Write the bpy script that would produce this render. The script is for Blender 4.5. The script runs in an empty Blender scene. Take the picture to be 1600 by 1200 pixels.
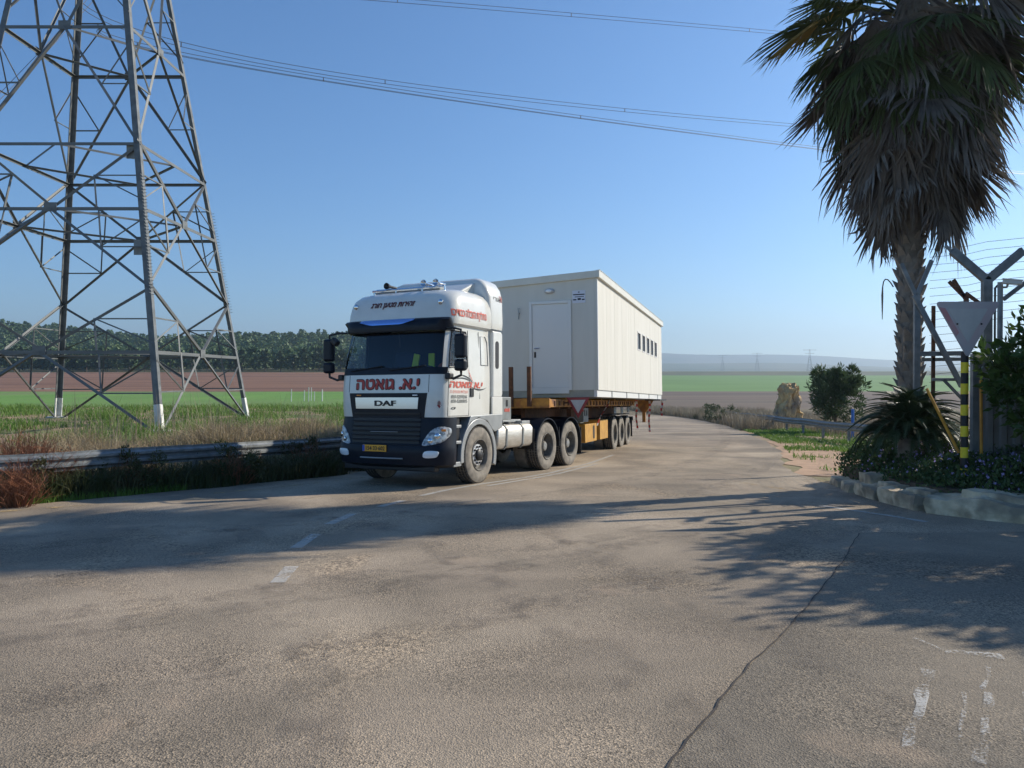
import bpy, bmesh, math, random
import numpy as np
from mathutils import Vector, Matrix, noise as mnoise

random.seed(7); np.random.seed(7)
S = bpy.context.scene
COL = S.collection
R = math.radians

# ------------------------------------------------------------------ camera, sky, sun, exposure
EYE = 1.6
cam = bpy.data.cameras.new('camera'); camo = bpy.data.objects.new('camera', cam); COL.objects.link(camo)
cam.sensor_width = 36; cam.lens = 27.0; cam.clip_start = 0.1; cam.clip_end = 20000
camo.location = (0, 0, EYE); camo.rotation_euler = (R(90 - 0.525), 0, 0)
S.camera = camo
SUN_AZ, SUN_EL = R(23.6), R(31)          # azimuth measured from +X towards +Y
sdir = Vector((math.cos(SUN_EL)*math.cos(SUN_AZ), math.cos(SUN_EL)*math.sin(SUN_AZ), math.sin(SUN_EL)))
w = bpy.data.worlds.new('World'); S.world = w; w.use_nodes = True
nt = w.node_tree
sky = nt.nodes.new('ShaderNodeTexSky'); sky.sky_type = 'NISHITA'; sky.sun_disc = False
sky.sun_elevation = SUN_EL; sky.sun_rotation = R(90) - SUN_AZ
sky.altitude = 100; sky.air_density = 1.0; sky.dust_density = 0.12; sky.ozone_density = 6.0
bg = nt.nodes['Background']; bg.inputs['Strength'].default_value = 0.108
hsv_ = nt.nodes.new('ShaderNodeHueSaturation'); hsv_.inputs['Saturation'].default_value = 1.10
nt.links.new(sky.outputs[0], hsv_.inputs['Color']); nt.links.new(hsv_.outputs[0], bg.inputs['Color'])
sl = bpy.data.lights.new('sun', 'SUN'); sl.energy = 4.4; sl.angle = R(0.5); sl.color = (1, .92, .78)
so = bpy.data.objects.new('sun', sl); COL.objects.link(so)
so.rotation_euler = (-sdir).to_track_quat('-Z', 'Y').to_euler()
S.view_settings.view_transform = 'Standard'; S.view_settings.look = 'None'
S.view_settings.exposure = 0.5; S.view_settings.gamma = 1
S.render.engine = 'CYCLES'
S.cycles.use_denoising = True
S.cycles.max_bounces = 6; S.cycles.transparent_max_bounces = 12; S.cycles.volume_bounces = 0

# ------------------------------------------------------------------ materials
MATS = {}
def mat(name, c1, c2=None, rough=.6, scale=4, metal=0, bump=0, detail=6, c3=None, scale3=1, lo=.35, hi=.65, coat=0, spec=.5, bscale=None, coord='Object', stretch=None):
    if name in MATS: return MATS[name]
    m = bpy.data.materials.new(name); m.use_nodes = True
    t = m.node_tree; b = t.nodes['Principled BSDF']
    b.inputs['Roughness'].default_value = rough; b.inputs['Metallic'].default_value = metal
    b.inputs['Specular IOR Level'].default_value = spec
    if coat: b.inputs['Coat Weight'].default_value = coat; b.inputs['Coat Roughness'].default_value = .05
    tc = t.nodes.new('ShaderNodeTexCoord')
    src = tc.outputs[coord]
    if stretch:
        mp = t.nodes.new('ShaderNodeMapping'); mp.inputs['Scale'].default_value = stretch
        t.links.new(src, mp.inputs[0]); src = mp.outputs[0]
    def noi(sc, det):
        n = t.nodes.new('ShaderNodeTexNoise'); n.inputs['Scale'].default_value = sc; n.inputs['Detail'].default_value = det
        t.links.new(src, n.inputs['Vector']); return n
    def ramp(fac, a, bb, l, h):
        r = t.nodes.new('ShaderNodeValToRGB'); e = r.color_ramp.elements
        e[0].position = l; e[0].color = (*a, 1); e[1].position = h; e[1].color = (*bb, 1)
        t.links.new(fac, r.inputs[0]); return r.outputs[0]
    if c2 is None:
        b.inputs['Base Color'].default_value = (*c1, 1)
    else:
        col = ramp(noi(scale, detail).outputs[0], c1, c2, lo, hi)
        if c3 is not None:
            mx = t.nodes.new('ShaderNodeMix'); mx.data_type = 'RGBA'
            f = ramp(noi(scale3, 5).outputs[0], (0, 0, 0), (1, 1, 1), .45, .65)
            t.links.new(f, mx.inputs[0]); t.links.new(col, mx.inputs[6]); mx.inputs[7].default_value = (*c3, 1)
            col = mx.outputs[2]
        t.links.new(col, b.inputs['Base Color'])
    if bump:
        bn = t.nodes.new('ShaderNodeBump'); bn.inputs['Strength'].default_value = 1; bn.inputs['Distance'].default_value = bump
        t.links.new(noi(bscale or scale*2, 8).outputs[0], bn.inputs['Height']); t.links.new(bn.outputs[0], b.inputs['Normal'])
    MATS[name] = m; return m

def leafmat(name, c1, c2, trans=.25, rough=.55, scale=3):
    if name in MATS: return MATS[name]
    m = mat(name, c1, c2, rough=rough, scale=scale, spec=.3)
    t = m.node_tree; b = t.nodes['Principled BSDF']; out = t.nodes['Material Output']
    tr = t.nodes.new('ShaderNodeBsdfTranslucent'); mx = t.nodes.new('ShaderNodeMixShader'); mx.inputs[0].default_value = trans
    src = b.inputs['Base Color'].links[0].from_socket
    t.links.new(src, tr.inputs[0]); t.links.new(b.outputs[0], mx.inputs[1]); t.links.new(tr.outputs[0], mx.inputs[2])
    t.links.new(mx.outputs[0], out.inputs['Surface'])
    return m

def glassmat(name, tint, refl=1.45):
    if name in MATS: return MATS[name]
    m = bpy.data.materials.new(name); m.use_nodes = True; t = m.node_tree; t.nodes.clear()
    out = t.nodes.new('ShaderNodeOutputMaterial'); mx = t.nodes.new('ShaderNodeMixShader')
    tr = t.nodes.new('ShaderNodeBsdfTransparent'); tr.inputs[0].default_value = (*tint, 1)
    gl = t.nodes.new('ShaderNodeBsdfGlossy'); gl.inputs['Roughness'].default_value = .02; gl.inputs[0].default_value = (1, 1, 1, 1)
    lw = t.nodes.new('ShaderNodeLayerWeight'); lw.inputs[0].default_value = .5
    pw = t.nodes.new('ShaderNodeMath'); pw.operation = 'POWER'; pw.inputs[1].default_value = 4.5; t.links.new(lw.outputs['Facing'], pw.inputs[0])
    fr = t.nodes.new('ShaderNodeMath'); fr.operation = 'MULTIPLY_ADD'; fr.inputs[1].default_value = .85; fr.inputs[2].default_value = .05; t.links.new(pw.outputs[0], fr.inputs[0])
    t.links.new(fr.outputs[0], mx.inputs[0]); t.links.new(tr.outputs[0], mx.inputs[1]); t.links.new(gl.outputs[0], mx.inputs[2])
    t.links.new(mx.outputs[0], out.inputs[0]); MATS[name] = m; return m

M_white = mat('white_paint', (.70, .70, .66), (.64, .635, .59), rough=.3, scale=3, coat=.5)
M_cabin = mat('cabin_wall', (.63, .61, .55), (.575, .555, .495), rough=.6, scale=1.1, stretch=(2.5, 2.5, .35), bump=.001, bscale=60)
M_cabwhite = mat('cabin_white', (.68, .68, .66), rough=.45)
M_navy = mat('dark_plastic', (.006, .009, .017), (.010, .013, .022), rough=.4, scale=8, spec=.22)
M_black = mat('black', (.01, .01, .012), rough=.5)
M_rubber = mat('tyre_rubber', (.15, .135, .115), (.27, .24, .20), rough=.9, scale=7, bump=.003)
M_tread = mat('tyre_tread', (.03, .03, .03), (.07, .065, .06), rough=.95, scale=12)
M_silver = mat('silver_paint', (.36, .37, .37), (.29, .30, .30), rough=.4, scale=4, metal=.3)
M_chrome = mat('chrome', (.75, .77, .8), rough=.16, metal=1)
M_alu = mat('aluminium_tank', (.62, .58, .52), (.50, .46, .40), rough=.42, metal=.6, scale=5, stretch=(1, 1, 6))
M_rim = mat('steel_rim', (.45, .45, .45), (.25, .24, .22), rough=.45, metal=.7, scale=9)
M_hubdark = mat('dusty_hub', (.10, .095, .085), (.2, .185, .16), rough=.8, scale=9)
M_grey = mat('grey_steel', (.22, .24, .24), (.16, .17, .17), rough=.55, scale=5)
M_yellow = mat('rusty_yellow_steel', (.55, .27, .04), (.30, .12, .03), rough=.7, scale=5, c3=(.12, .05, .025), scale3=2.3)
M_boxyel = mat('yellow_toolbox', (.52, .28, .04), (.40, .20, .035), rough=.6, scale=6)
M_rust = mat('rusty_steel', (.13, .055, .025), (.06, .028, .015), rough=.85, scale=9)
M_red = mat('red_letter', (.42, .035, .025), rough=.5)
M_redw = mat('red_faded', (.62, .13, .09), rough=.5)
M_redsign = mat('red_reflector', (.25, .015, .02), rough=.35)
M_galv = mat('galvanised_steel', (.25, .265, .27), (.16, .172, .178), rough=.55, scale=6, metal=.35)
M_tower = mat('tower_steel', (.17, .178, .178), (.10, .106, .106), rough=.6, scale=3, metal=.2)
M_towerw = mat('tower_foot_paint', (.7, .7, .66), (.55, .55, .5), rough=.7, scale=4)
M_cable = mat('cable', (.10, .10, .11), rough=.5, metal=.4)
M_plate = mat('plate_yellow', (.80, .38, .03), rough=.5)
M_blue = mat('plate_blue', (.03, .08, .4), rough=.5)
M_stripe_y = mat('stripe_yellow', (.75, .58, .02), (.62, .47, .03), rough=.6, scale=9)
M_stripe_k = mat('stripe_black', (.012, .012, .014), rough=.6)
M_signback = mat('sign_face', (.42, .42, .41), (.36, .36, .36), rough=.45, scale=4)
M_signrim = mat('sign_border', (.42, .33, .34), (.36, .36, .37), rough=.45, scale=3)
M_signred = mat('sign_border_red', (.42, .16, .17), (.38, .27, .28), rough=.5, scale=4)
M_bluepost = mat('blue_post_paint', (.02, .16, .55), (.02, .12, .42), rough=.5, scale=5)
M_lens = mat('lamp_lens', (.75, .78, .8), rough=.08, coat=.6)
M_orange = mat('orange_lens', (.8, .25, .03), rough=.2)
M_hivis = mat('hi_vis', (.55, .75, .06), rough=.8)
M_seat = mat('seat_cloth', (.012, .018, .04), rough=.9)
M_inside = mat('cab_lining', (.03, .033, .04), rough=.9)
M_skin = mat('skin', (.45, .22, .14), rough=.6)
M_shirt = mat('shirt', (.35, .09, .04), rough=.9)
M_wood = mat('yellow_pole_paint', (.62, .30, .03), (.45, .2, .03), rough=.7, scale=7)
M_glass = glassmat('window_glass', (.78, .84, .86))
M_glassd = glassmat('windscreen_glass', (.74, .80, .84), 1.5)
M_pane = mat('dark_pane', (.035, .04, .045), rough=.12)

# ------------------------------------------------------------------ mesh helpers
class MB:
    def __init__(s): s.v = []; s.f = []
    def add(s, vs, fs):
        o = len(s.v); s.v += [tuple(p) for p in vs]; s.f += [tuple(i + o for i in f) for f in fs]; return s
    def box(s, a, b, rot=None):
        (x0, y0, z0), (x1, y1, z1) = a, b
        vs = [Vector(p) for p in ((x0,y0,z0),(x1,y0,z0),(x1,y1,z0),(x0,y1,z0),(x0,y0,z1),(x1,y0,z1),(x1,y1,z1),(x0,y1,z1))]
        if rot is not None:
            c = sum(vs, Vector())/8; vs = [rot @ (p - c) + c for p in vs]
        return s.add(vs, ((0,3,2,1),(4,5,6,7),(0,1,5,4),(1,2,6,5),(2,3,7,6),(3,0,4,7)))
    def bar(s, p, q, wd, hg, up=(0, 0, 1)):
        p, q = Vector(p), Vector(q); d = (q - p); L = d.length; d.normalize()
        u = Vector(up)
        if abs(d.dot(u)) > .98: u = Vector((1, 0, 0))
        sx = d.cross(u).normalized(); sz = sx.cross(d)
        vs = []
        for e in (p, q):
            for a, b in ((-1,-1),(1,-1),(1,1),(-1,1)): vs.append(e + sx*a*wd/2 + sz*b*hg/2)
        return s.add(vs, ((0,3,2,1),(4,5,6,7),(0,1,5,4),(1,2,6,5),(2,3,7,6),(3,0,4,7)))
    def tube(s, pts, r, n=8, caps=True):
        pts = [Vector(p) for p in pts]; rs = r if isinstance(r, (list, tuple)) else [r]*len(pts)
        vs = []; ref = None
        for i, p in enumerate(pts):
            d = (pts[min(i+1, len(pts)-1)] - pts[max(i-1, 0)]).normalized()
            if ref is None:
                ref = Vector((0, 0, 1)) if abs(d.z) < .9 else Vector((1, 0, 0))
            a = d.cross(ref).normalized(); b = a.cross(d)
            ref = b
            for k in range(n):
                t = 2*math.pi*k/n; vs.append(p + (a*math.cos(t) + b*math.sin(t))*rs[i])
        fs = [(i*n+k, i*n+(k+1) % n, (i+1)*n+(k+1) % n, (i+1)*n+k) for i in range(len(pts)-1) for k in range(n)]
        if caps: fs += [tuple(range(n-1, -1, -1)), tuple((len(pts)-1)*n + k for k in range(n))]
        return s.add(vs, fs)
    def lathe(s, prof, n=32, axis='x', center=(0, 0, 0), arc=None):
        # prof: (axial, radius)
        c = Vector(center); vs = []; full = arc is None
        a0, a1 = (0, 2*math.pi) if full else arc
        m = n if full else n + 1
        for ax, r in prof:
            for k in range(m):
                t = a0 + (a1 - a0)*k/n
                if axis == 'x': p = Vector((ax, r*math.cos(t), r*math.sin(t)))
                elif axis == 'z': p = Vector((r*math.cos(t), r*math.sin(t), ax))
                else: p = Vector((r*math.cos(t), ax, r*math.sin(t)))
                vs.append(c + p)
        fs = []
        for i in range(len(prof)-1):
            for k in range(n if full else n):
                k2 = (k+1) % m
                if not full and k == n: continue
                fs.append((i*m+k, i*m+k2, (i+1)*m+k2, (i+1)*m+k))
        return s.add(vs, fs)
    def prism(s, poly, a, b, axis='x'):
        # poly of 2D points extruded along axis from a to b
        n = len(poly)
        def P(t, p): return {'x': (t, p[0], p[1]), 'y': (p[0], t, p[1]), 'z': (p[0], p[1], t)}[axis]
        vs = [P(a, p) for p in poly] + [P(b, p) for p in poly]
        fs = [tuple(range(n-1, -1, -1)), tuple(range(n, 2*n))] + [(i, (i+1) % n, n+(i+1) % n, n+i) for i in range(n)]
        return s.add(vs, fs)
    def mesh(s, name, m=None, smooth=None):
        me = bpy.data.meshes.new(name); me.from_pydata(s.v, [], s.f)
        bm = bmesh.new(); bm.from_mesh(me); bmesh.ops.recalc_face_normals(bm, faces=bm.faces); bm.to_mesh(me); bm.free()
        if m: me.materials.append(m)
        if smooth:
            me.shade_smooth(); me.set_sharp_from_angle(angle=R(smooth))
        return me
    def build(s, name, m, parent=None, smooth=None, bevel=0, mw=None):
        return link(name, s.mesh(name, m, smooth), parent, bevel, mw)
def link(name, me, parent=None, bevel=0, mw=None):
    o = bpy.data.objects.new(name, me); COL.objects.link(o)
    if parent: o.parent = parent
    if mw is not None: o.matrix_local = mw
    if bevel:
        b = o.modifiers.new('bevel', 'BEVEL'); b.width = bevel; b.segments = 2; b.limit_method = 'ANGLE'; b.angle_limit = R(40)
        b.harden_normals = False
    return o
def tag(o, label, cat, group=None):
    o['label'] = label; o['category'] = cat
    if group: o['group'] = group
    return o
def thing(name, label, cat, mw=None, group=None):
    o = bpy.data.objects.new(name, None); COL.objects.link(o); o.empty_display_size = .2
    if mw is not None: o.matrix_world = mw
    return tag(o, label, cat, group)
def struct(o): o['kind'] = 'structure'; return o
def stuff(o, label, cat):
    o['kind'] = 'stuff'; o['label'] = label; o['category'] = cat; return o
def quads_np(name, V, F, m):
    me = bpy.data.meshes.new(name); me.from_pydata(V.reshape(-1, 3).tolist(), [], F.tolist()); me.materials.append(m); return me
def at(px, py, Z):   # a point at depth Z metres seen at a given place
    return Vector(((px-800)/1200*Z, Z, EYE-(py-589)/1200*Z))
def sstep(a, b, x):
    t = min(1, max(0, (x-a)/(b-a))); return t*t*(3-2*t)
def interp(pts, y):
    return float(np.interp(y, [p[0] for p in pts], [p[1] for p in pts]))
def frame(o, yaw, slope=.03, roll=0):
    s_, c_ = math.sin(yaw), math.cos(yaw)
    Y = Vector((s_, c_, -slope*c_)).normalized(); n = Vector((0, slope, 1)).normalized()
    X = Y.cross(n).normalized(); Zv = X.cross(Y)
    m = Matrix((X, Y, Zv)).transposed().to_4x4()
    return Matrix.Translation(o) @ m @ Matrix.Rotation(roll, 4, 'Y')

# ------------------------------------------------------------------ terrain
XL = [(-14, -40), (0, -25), (6.5, -14), (11.3, -7.5), (16, -3.6), (20, -2), (28, .6), (42, 3.9), (60, 6.7), (77, 7.7), (95, 6)]
XR = [(-14, 40), (7, 20), (8.3, 10), (9.2, 7.5), (9.9, 6.5), (10.8, 5.9), (12.2, 5.8), (14.5, 6), (16.7, 6.1), (24, 8.3), (29.5, 9.8), (48, 13.3), (64, 15.2), (77, 15.7), (95, 14)]
def hill(x, y):
    return 27 + 5*math.sin(x/90+.6) + 3*math.sin(x/37) - 12*sstep(-150, 0, x)
def H(x, y):
    right = -.03*min(y, 80)
    if y > 214: right += interp([(214, 0), (600, 5.2), (800, 7), (2000, 19), (2300, 22), (6000, 60)], y)
    if y < 50: left = -.35
    else:
        left = interp([(50, -.35), (110, -.5), (300, 3.4), (340, 4.2)], y)
        if y > 340: left += sstep(340, 640, y)*hill(x, y)
    edge = interp(XL, y) if y <= 95 else 6 + .03*(y-95)
    t = sstep(.8, 5 + max(0, y-40)*.08, edge - x)
    z = right*(1-t) + left*t
    if t > .2 and y < 60: z += .06*mnoise.noise((x*.6, y*.6, 0))
    return z
def strip(name, rows, u0, u1, nu, m, zadd=None):
    V = []; F = []
    us = np.linspace(u0, u1, nu+1)
    for y in rows:
        for u in us:
            x = u*(max(y, 0)+25); V.append((x, y, H(x, y) + (zadd(x, y) if zadd else 0)))
    n = nu+1
    for i in range(len(rows)-1):
        for k in range(nu): F.append((i*n+k, i*n+k+1, (i+1)*n+k+1, (i+1)*n+k))
    me = bpy.data.meshes.new(name); me.from_pydata(V, [], F); me.materials.append(m); me.shade_smooth()
    return struct(link(name, me))
M_ground = mat('verge_soil', (.34, .22, .13), (.27, .19, .11), rough=.95, scale=1.2, c3=(.085, .125, .028), scale3=.35, bump=.03, bscale=6)
M_mead = mat('meadow_green', (.095, .215, .022), (.135, .265, .032), rough=.9, scale=.15, c3=(.14, .2, .05), scale3=.05, stretch=(1, .3, 1), bump=.1, bscale=2)
M_plough = mat('ploughed_red', (.125, .056, .029), (.225, .11, .058), rough=.95, scale=.16, stretch=(.12, 1, 1), bump=.15, bscale=.8)
M_plough2 = mat('ploughed_brown', (.06, .042, .032), (.15, .10, .068), rough=.95, scale=.14, stretch=(.15, 1, 1), c3=(.16, .12, .075), scale3=.03, bump=.15, bscale=.8)
M_green2 = mat('far_green', (.10, .20, .035), (.125, .235, .05), rough=.9, scale=.02)
M_dark2 = mat('far_scrub', (.07, .09, .05), (.12, .12, .07), rough=.95, scale=.03)
M_plain = mat('far_plain', (.16, .2, .1), (.22, .2, .13), rough=.95, scale=.004, lo=.45, hi=.55)
M_hill = mat('far_hill', (.10, .13, .08), (.15, .15, .1), rough=.95, scale=.003)
near = list(np.arange(-14, 50.01, .5))
strip('ground', near, -1.7, 1.7, 260, M_ground)
U0 = .05
gs = lambda a, b, n: list(np.geomspace(a, b, n))
strip('meadow', gs(50, 110, 14), -1.9, U0, 60, M_mead)
strip('ploughed_field', gs(110, 300, 16), -1.9, U0, 60, M_plough)
strip('wooded_hill', gs(300, 1200, 30), -1.9, U0, 80, mat('forest_floor', (.05, .07, .025), (.1, .09, .04), scale=.05, rough=.95))
strip('verge_field', gs(50, 95, 14), U0, 1.9, 60, mat('dry_verge', (.17, .12, .07), (.13, .11, .05), scale=.4, rough=.95))
strip('ploughed_field', gs(95, 214, 14), U0, 1.9, 60, M_plough2)
strip('green_field', gs(214, 600, 14), U0, 1.9, 60, M_green2)
strip('scrub_land', gs(600, 800, 5), U0, 1.9, 60, M_dark2, lambda x, y: 3*sstep(600, 620, y)*(1-sstep(780, 800, y)))
strip('plain', gs(800, 2300, 10), U0, 1.9, 60, M_plain)
def ridge(name, y0, y1, f, m):
    rows = gs(y0, y1, 14); V = []; F = []; n = 160
    for y in rows:
        t = (y-y0)/(y1-y0)
        for k in range(n+1):
            x = (-.3 + 1.9*k/n)*y0; V.append((x, y, 18 + f(x)*math.sin(min(1, t*1.6)*math.pi/2) - (30 if t == 0 else 0)))
    for i in range(13):
        for k in range(n): F.append((i*(n+1)+k, i*(n+1)+k+1, (i+1)*(n+1)+k+1, (i+1)*(n+1)+k))
    me = bpy.data.meshes.new(name); me.from_pydata(V, [], F); me.materials.append(m); me.shade_smooth(); struct(link(name, me))
ridge('hills', 2300, 3400, lambda x: 30 + 10*math.sin(x/420+.4) + 4*math.sin(x/130), M_hill)
ridge('mountains', 3900, 5600, lambda x: 135 + 34*math.sin(x/760+1.5) + 12*math.sin(x/230), M_hill)

# road
def roadpoly():
    ys = [-14, -6, 0, 3, 6.5, 9, 11.3, 13.5, 16, 18, 20, 24, 28, 35, 42, 50, 60, 68, 77, 86, 95]
    L = [(interp(XL, y) + .06*math.sin(y*3), y) for y in ys]
    ys2 = [95, 86, 77, 70, 64, 56, 48, 38, 29.5, 24, 20, 16.7, 14.5, 12.2, 10.8, 9.9, 9.2, 8.3, 7, -14]
    Rr = [(interp(XR, y) + .05*math.sin(y*4), y) for y in ys2]
    return L + Rr
def jag(pts, amp, step=.35):
    out = []
    for a, b in zip(pts, pts[1:]+pts[:1]):
        L = math.dist(a, b); n = max(1, min(60, int(L/step))); nx, ny = (b[1]-a[1])/max(L, 1e-6), -(b[0]-a[0])/max(L, 1e-6)
        for k in range(n):
            x, y = a[0]+(b[0]-a[0])*k/n, a[1]+(b[1]-a[1])*k/n
            j = amp*(mnoise.noise((x*.9, y*.9, 3.3)) + .5*mnoise.noise((x*3.1, y*3.1, 5))); out.append((x+nx*j, y+ny*j))
    return out
def sheet(name, pts, m, dz, parent=None, jit=0):
    if jit: pts = jag(pts, jit)
    V = [(x, y, -.03*y + dz) for x, y in pts]
    bm = bmesh.new(); vs = [bm.verts.new(v) for v in V]
    f = bm.faces.new(vs); f.normal_update()
    if f.normal.z < 0: f.normal_flip()
    bmesh.ops.triangulate(bm, faces=[f]); me = bpy.data.meshes.new(name); bm.to_mesh(me); bm.free(); me.materials.append(m)
    return struct(link(name, me, parent))
def asphalt(name, base, dust, dark):
    m = bpy.data.materials.new(name); m.use_nodes = True; t = m.node_tree; b = t.nodes['Principled BSDF']
    b.inputs['Roughness'].default_value = .88; b.inputs['Specular IOR Level'].default_value = .3
    tc = t.nodes.new('ShaderNodeTexCoord'); N = t.nodes.new; Lk = t.links.new
    def noi(sc, det, dist=0):
        n = N('ShaderNodeTexNoise'); n.inputs['Scale'].default_value = sc; n.inputs['Detail'].default_value = det; n.inputs['Distortion'].default_value = dist
        Lk(tc.outputs['Object'], n.inputs['Vector']); return n.outputs[0]
    def ramp(fac, stops):
        r = N('ShaderNodeValToRGB'); e = r.color_ramp.elements
        while len(e) < len(stops): e.new(.5)
        for q, (p, c) in zip(e, stops): q.position = p; q.color = (*c, 1)
        Lk(fac, r.inputs[0]); return r.outputs[0]
    def mix(f, a, bb, mode='MIX'):
        x = N('ShaderNodeMix'); x.data_type = 'RGBA'; x.blend_type = mode
        if isinstance(f, float): x.inputs[0].default_value = f
        else: Lk(f, x.inputs[0])
        Lk(a, x.inputs[6]); Lk(bb, x.inputs[7]); return x.outputs[2]
    big = ramp(noi(.55, 5, .5), [(.38, base), (.62, dust)])
    tracks = ramp(noi(.22, 4, 1.5), [(.38, (.66, .66, .67)), (.60, (1, 1, 1))])
    big = mix(1.0, big, tracks, 'MULTIPLY')
    vo = N('ShaderNodeTexVoronoi'); vo.inputs['Scale'].default_value = 105; Lk(tc.outputs['Object'], vo.inputs['Vector'])
    hsv = N('ShaderNodeSeparateColor'); Lk(vo.outputs['Color'], hsv.inputs[0])
    speck = ramp(hsv.outputs[0], [(.0, (.34, .34, .34)), (.3, (.8, .8, .8)), (.8, (1.12, 1.1, 1.08)), (1, (1.7, 1.62, 1.5))])
    # aggregate shows more where the binder has worn off
    wear = ramp(noi(.8, 4), [(.42, (.35, .35, .35)), (.62, (1, 1, 1))])
    sp = N('ShaderNodeMix'); sp.data_type = 'RGBA'; sp.blend_type = 'MULTIPLY'; Lk(wear, sp.inputs[0]); Lk(big, sp.inputs[6]); Lk(speck, sp.inputs[7])
    vo2 = N('ShaderNodeTexVoronoi'); vo2.inputs['Scale'].default_value = 48; Lk(tc.outputs['Object'], vo2.inputs['Vector'])
    s2 = N('ShaderNodeSeparateColor'); Lk(vo2.outputs['Color'], s2.inputs[0])
    coarse = ramp(s2.outputs[1], [(.0, (.3, .29, .28)), (.25, (.62, .6, .58)), (.5, (1.05, 1.03, 1)), (1, (1.55, 1.45, 1.3))])
    cw_ = ramp(noi(.42, 6, .8), [(.54, (0, 0, 0)), (.66, (.8, .8, .8))])
    s3 = N('ShaderNodeMix'); s3.data_type = 'RGBA'; s3.blend_type = 'MULTIPLY'; Lk(cw_, s3.inputs[0]); Lk(sp.outputs[2], s3.inputs[6]); Lk(coarse, s3.inputs[7])
    sand = N('ShaderNodeMix'); sand.data_type = 'RGBA'; Lk(ramp(noi(.9, 7, .3), [(.63, (0, 0, 0)), (.74, (.6, .6, .6))]), sand.inputs[0]); Lk(s3.outputs[2], sand.inputs[6]); sand.inputs[7].default_value = (.44, .32, .22, 1)
    sp = sand
    fine = ramp(noi(160, 3), [(.3, (.8, .8, .8)), (.7, (1.15, 1.15, 1.15))])
    c = mix(1.0, sp.outputs[2], fine, 'MULTIPLY')
    spots = ramp(noi(2.3, 3), [(.70, (1, 1, 1)), (.76, dark)])
    c = mix(1.0, c, spots, 'MULTIPLY')
    Lk(c, b.inputs['Base Color'])
    bn = N('ShaderNodeBump'); bn.inputs['Distance'].default_value = .0045; bn.inputs['Strength'].default_value = .9
    ad = N('ShaderNodeMath'); ad.operation = 'ADD'; Lk(vo.outputs['Distance'], ad.inputs[0]); Lk(noi(150, 4), ad.inputs[1])
    Lk(ad.outputs[0], bn.inputs['Height']); Lk(bn.outputs[0], b.inputs['Normal'])
    return m
M_asph = asphalt('road_asphalt', (.315, .257, .188), (.45, .362, .265), (.8, .78, .75))
M_asph2 = asphalt('newer_asphalt', (.24, .203, .155), (.33, .274, .203), (.8, .8, .8))
road = sheet('road', roadpoly(), M_asph, .02, None, .14)
seam = [(4.1, 9.05), (3.3, 7.6), (2.59, 6.4), (2.1, 5.6), (1.72, 5), (1.38, 4.5), (1.11, 4.04), (.88, 3.65), (.7, 3.34), (.35, 2.7), (-.2, 1.5), (-1.5, -2)]
apron = sheet('side_road', seam + [(-1.5, -12), (13, -12), (13, 7.3), (8, 8.5), (6.45, 9.15)], M_asph2, .026)
def ribbon(name, pts, wd, m, dz, jit=0):
    V = []; F = []
    P2 = []
    for i in range(len(pts)-1):
        a, b = Vector(pts[i]), Vector(pts[i+1]); n = max(1, int((b-a).length/.12))
        P2 += [a + (b-a)*k/n for k in range(n)]
    P2.append(Vector(pts[-1]))
    for i, p in enumerate(P2):
        d = (P2[min(i+1, len(P2)-1)] - P2[max(i-1, 0)]).normalized(); n = Vector((-d.y, d.x))
        k = wd/2*(1 + jit*(random.random()-.5)); off = n*jit*.01*math.sin(i*1.7)
        a, b = p + n*k + off, p - n*k + off
        V += [(a.x, a.y, -.03*a.y + dz), (b.x, b.y, -.03*b.y + dz)]
    F = [(2*i, 2*i+1, 2*i+3, 2*i+2) for i in range(len(P2)-1)]
    me = bpy.data.meshes.new(name); me.from_pydata(V, [], F); me.materials.append(m); return struct(link(name, me))
M_crack = mat('crack_tar', (.035, .03, .027), (.07, .055, .045), rough=.9, scale=20)
def smooth_path_(p): return [(x+.02*mnoise.noise((x*3, y*3, 0)), y+.02*mnoise.noise((x*3, y*3, 7))) for x, y in [(a[0]+(b[0]-a[0])*t, a[1]+(b[1]-a[1])*t) for a, b in zip(p, p[1:]) for t in np.linspace(0, 1, 6, endpoint=False)]]
ribbon('crack', [(6.6, 9.12), (5.2, 9.12), (4.1, 9.05)], .014, M_crack, .031, 1.2)
ribbon('crack', smooth_path_(seam), .011, M_crack, .031, .45)
def worn(name, c, thr):
    m = bpy.data.materials.new(name); m.use_nodes = True; t = m.node_tree; b = t.nodes['Principled BSDF']; b.inputs['Base Color'].default_value = (*c, 1); b.inputs['Roughness'].default_value = .8
    n = t.nodes.new('ShaderNodeTexNoise'); n.inputs['Scale'].default_value = 38; n.inputs['Detail'].default_value = 8
    n2 = t.nodes.new('ShaderNodeTexNoise'); n2.inputs['Scale'].default_value = 3.1; n2.inputs['Detail'].default_value = 3
    tc = t.nodes.new('ShaderNodeTexCoord'); t.links.new(tc.outputs['Object'], n.inputs[0]); t.links.new(tc.outputs['Object'], n2.inputs[0])
    ad = t.nodes.new('ShaderNodeMath'); ad.operation = 'ADD'; t.links.new(n.outputs[0], ad.inputs[0]); t.links.new(n2.outputs[0], ad.inputs[1])
    r = t.nodes.new('ShaderNodeValToRGB'); r.color_ramp.elements[0].position = thr; r.color_ramp.elements[1].position = thr+.12
    hl = t.nodes.new('ShaderNodeMath'); hl.operation = 'MULTIPLY'; hl.inputs[1].default_value = .5
    t.links.new(ad.outputs[0], hl.inputs[0]); t.links.new(hl.outputs[0], r.inputs[0]); t.links.new(r.outputs[0], b.inputs['Alpha']); return m
M_line = worn('worn_white_line', (.64, .62, .57), .34)
M_chalk = worn('white_smear', (.74, .73, .69), .47)
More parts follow.
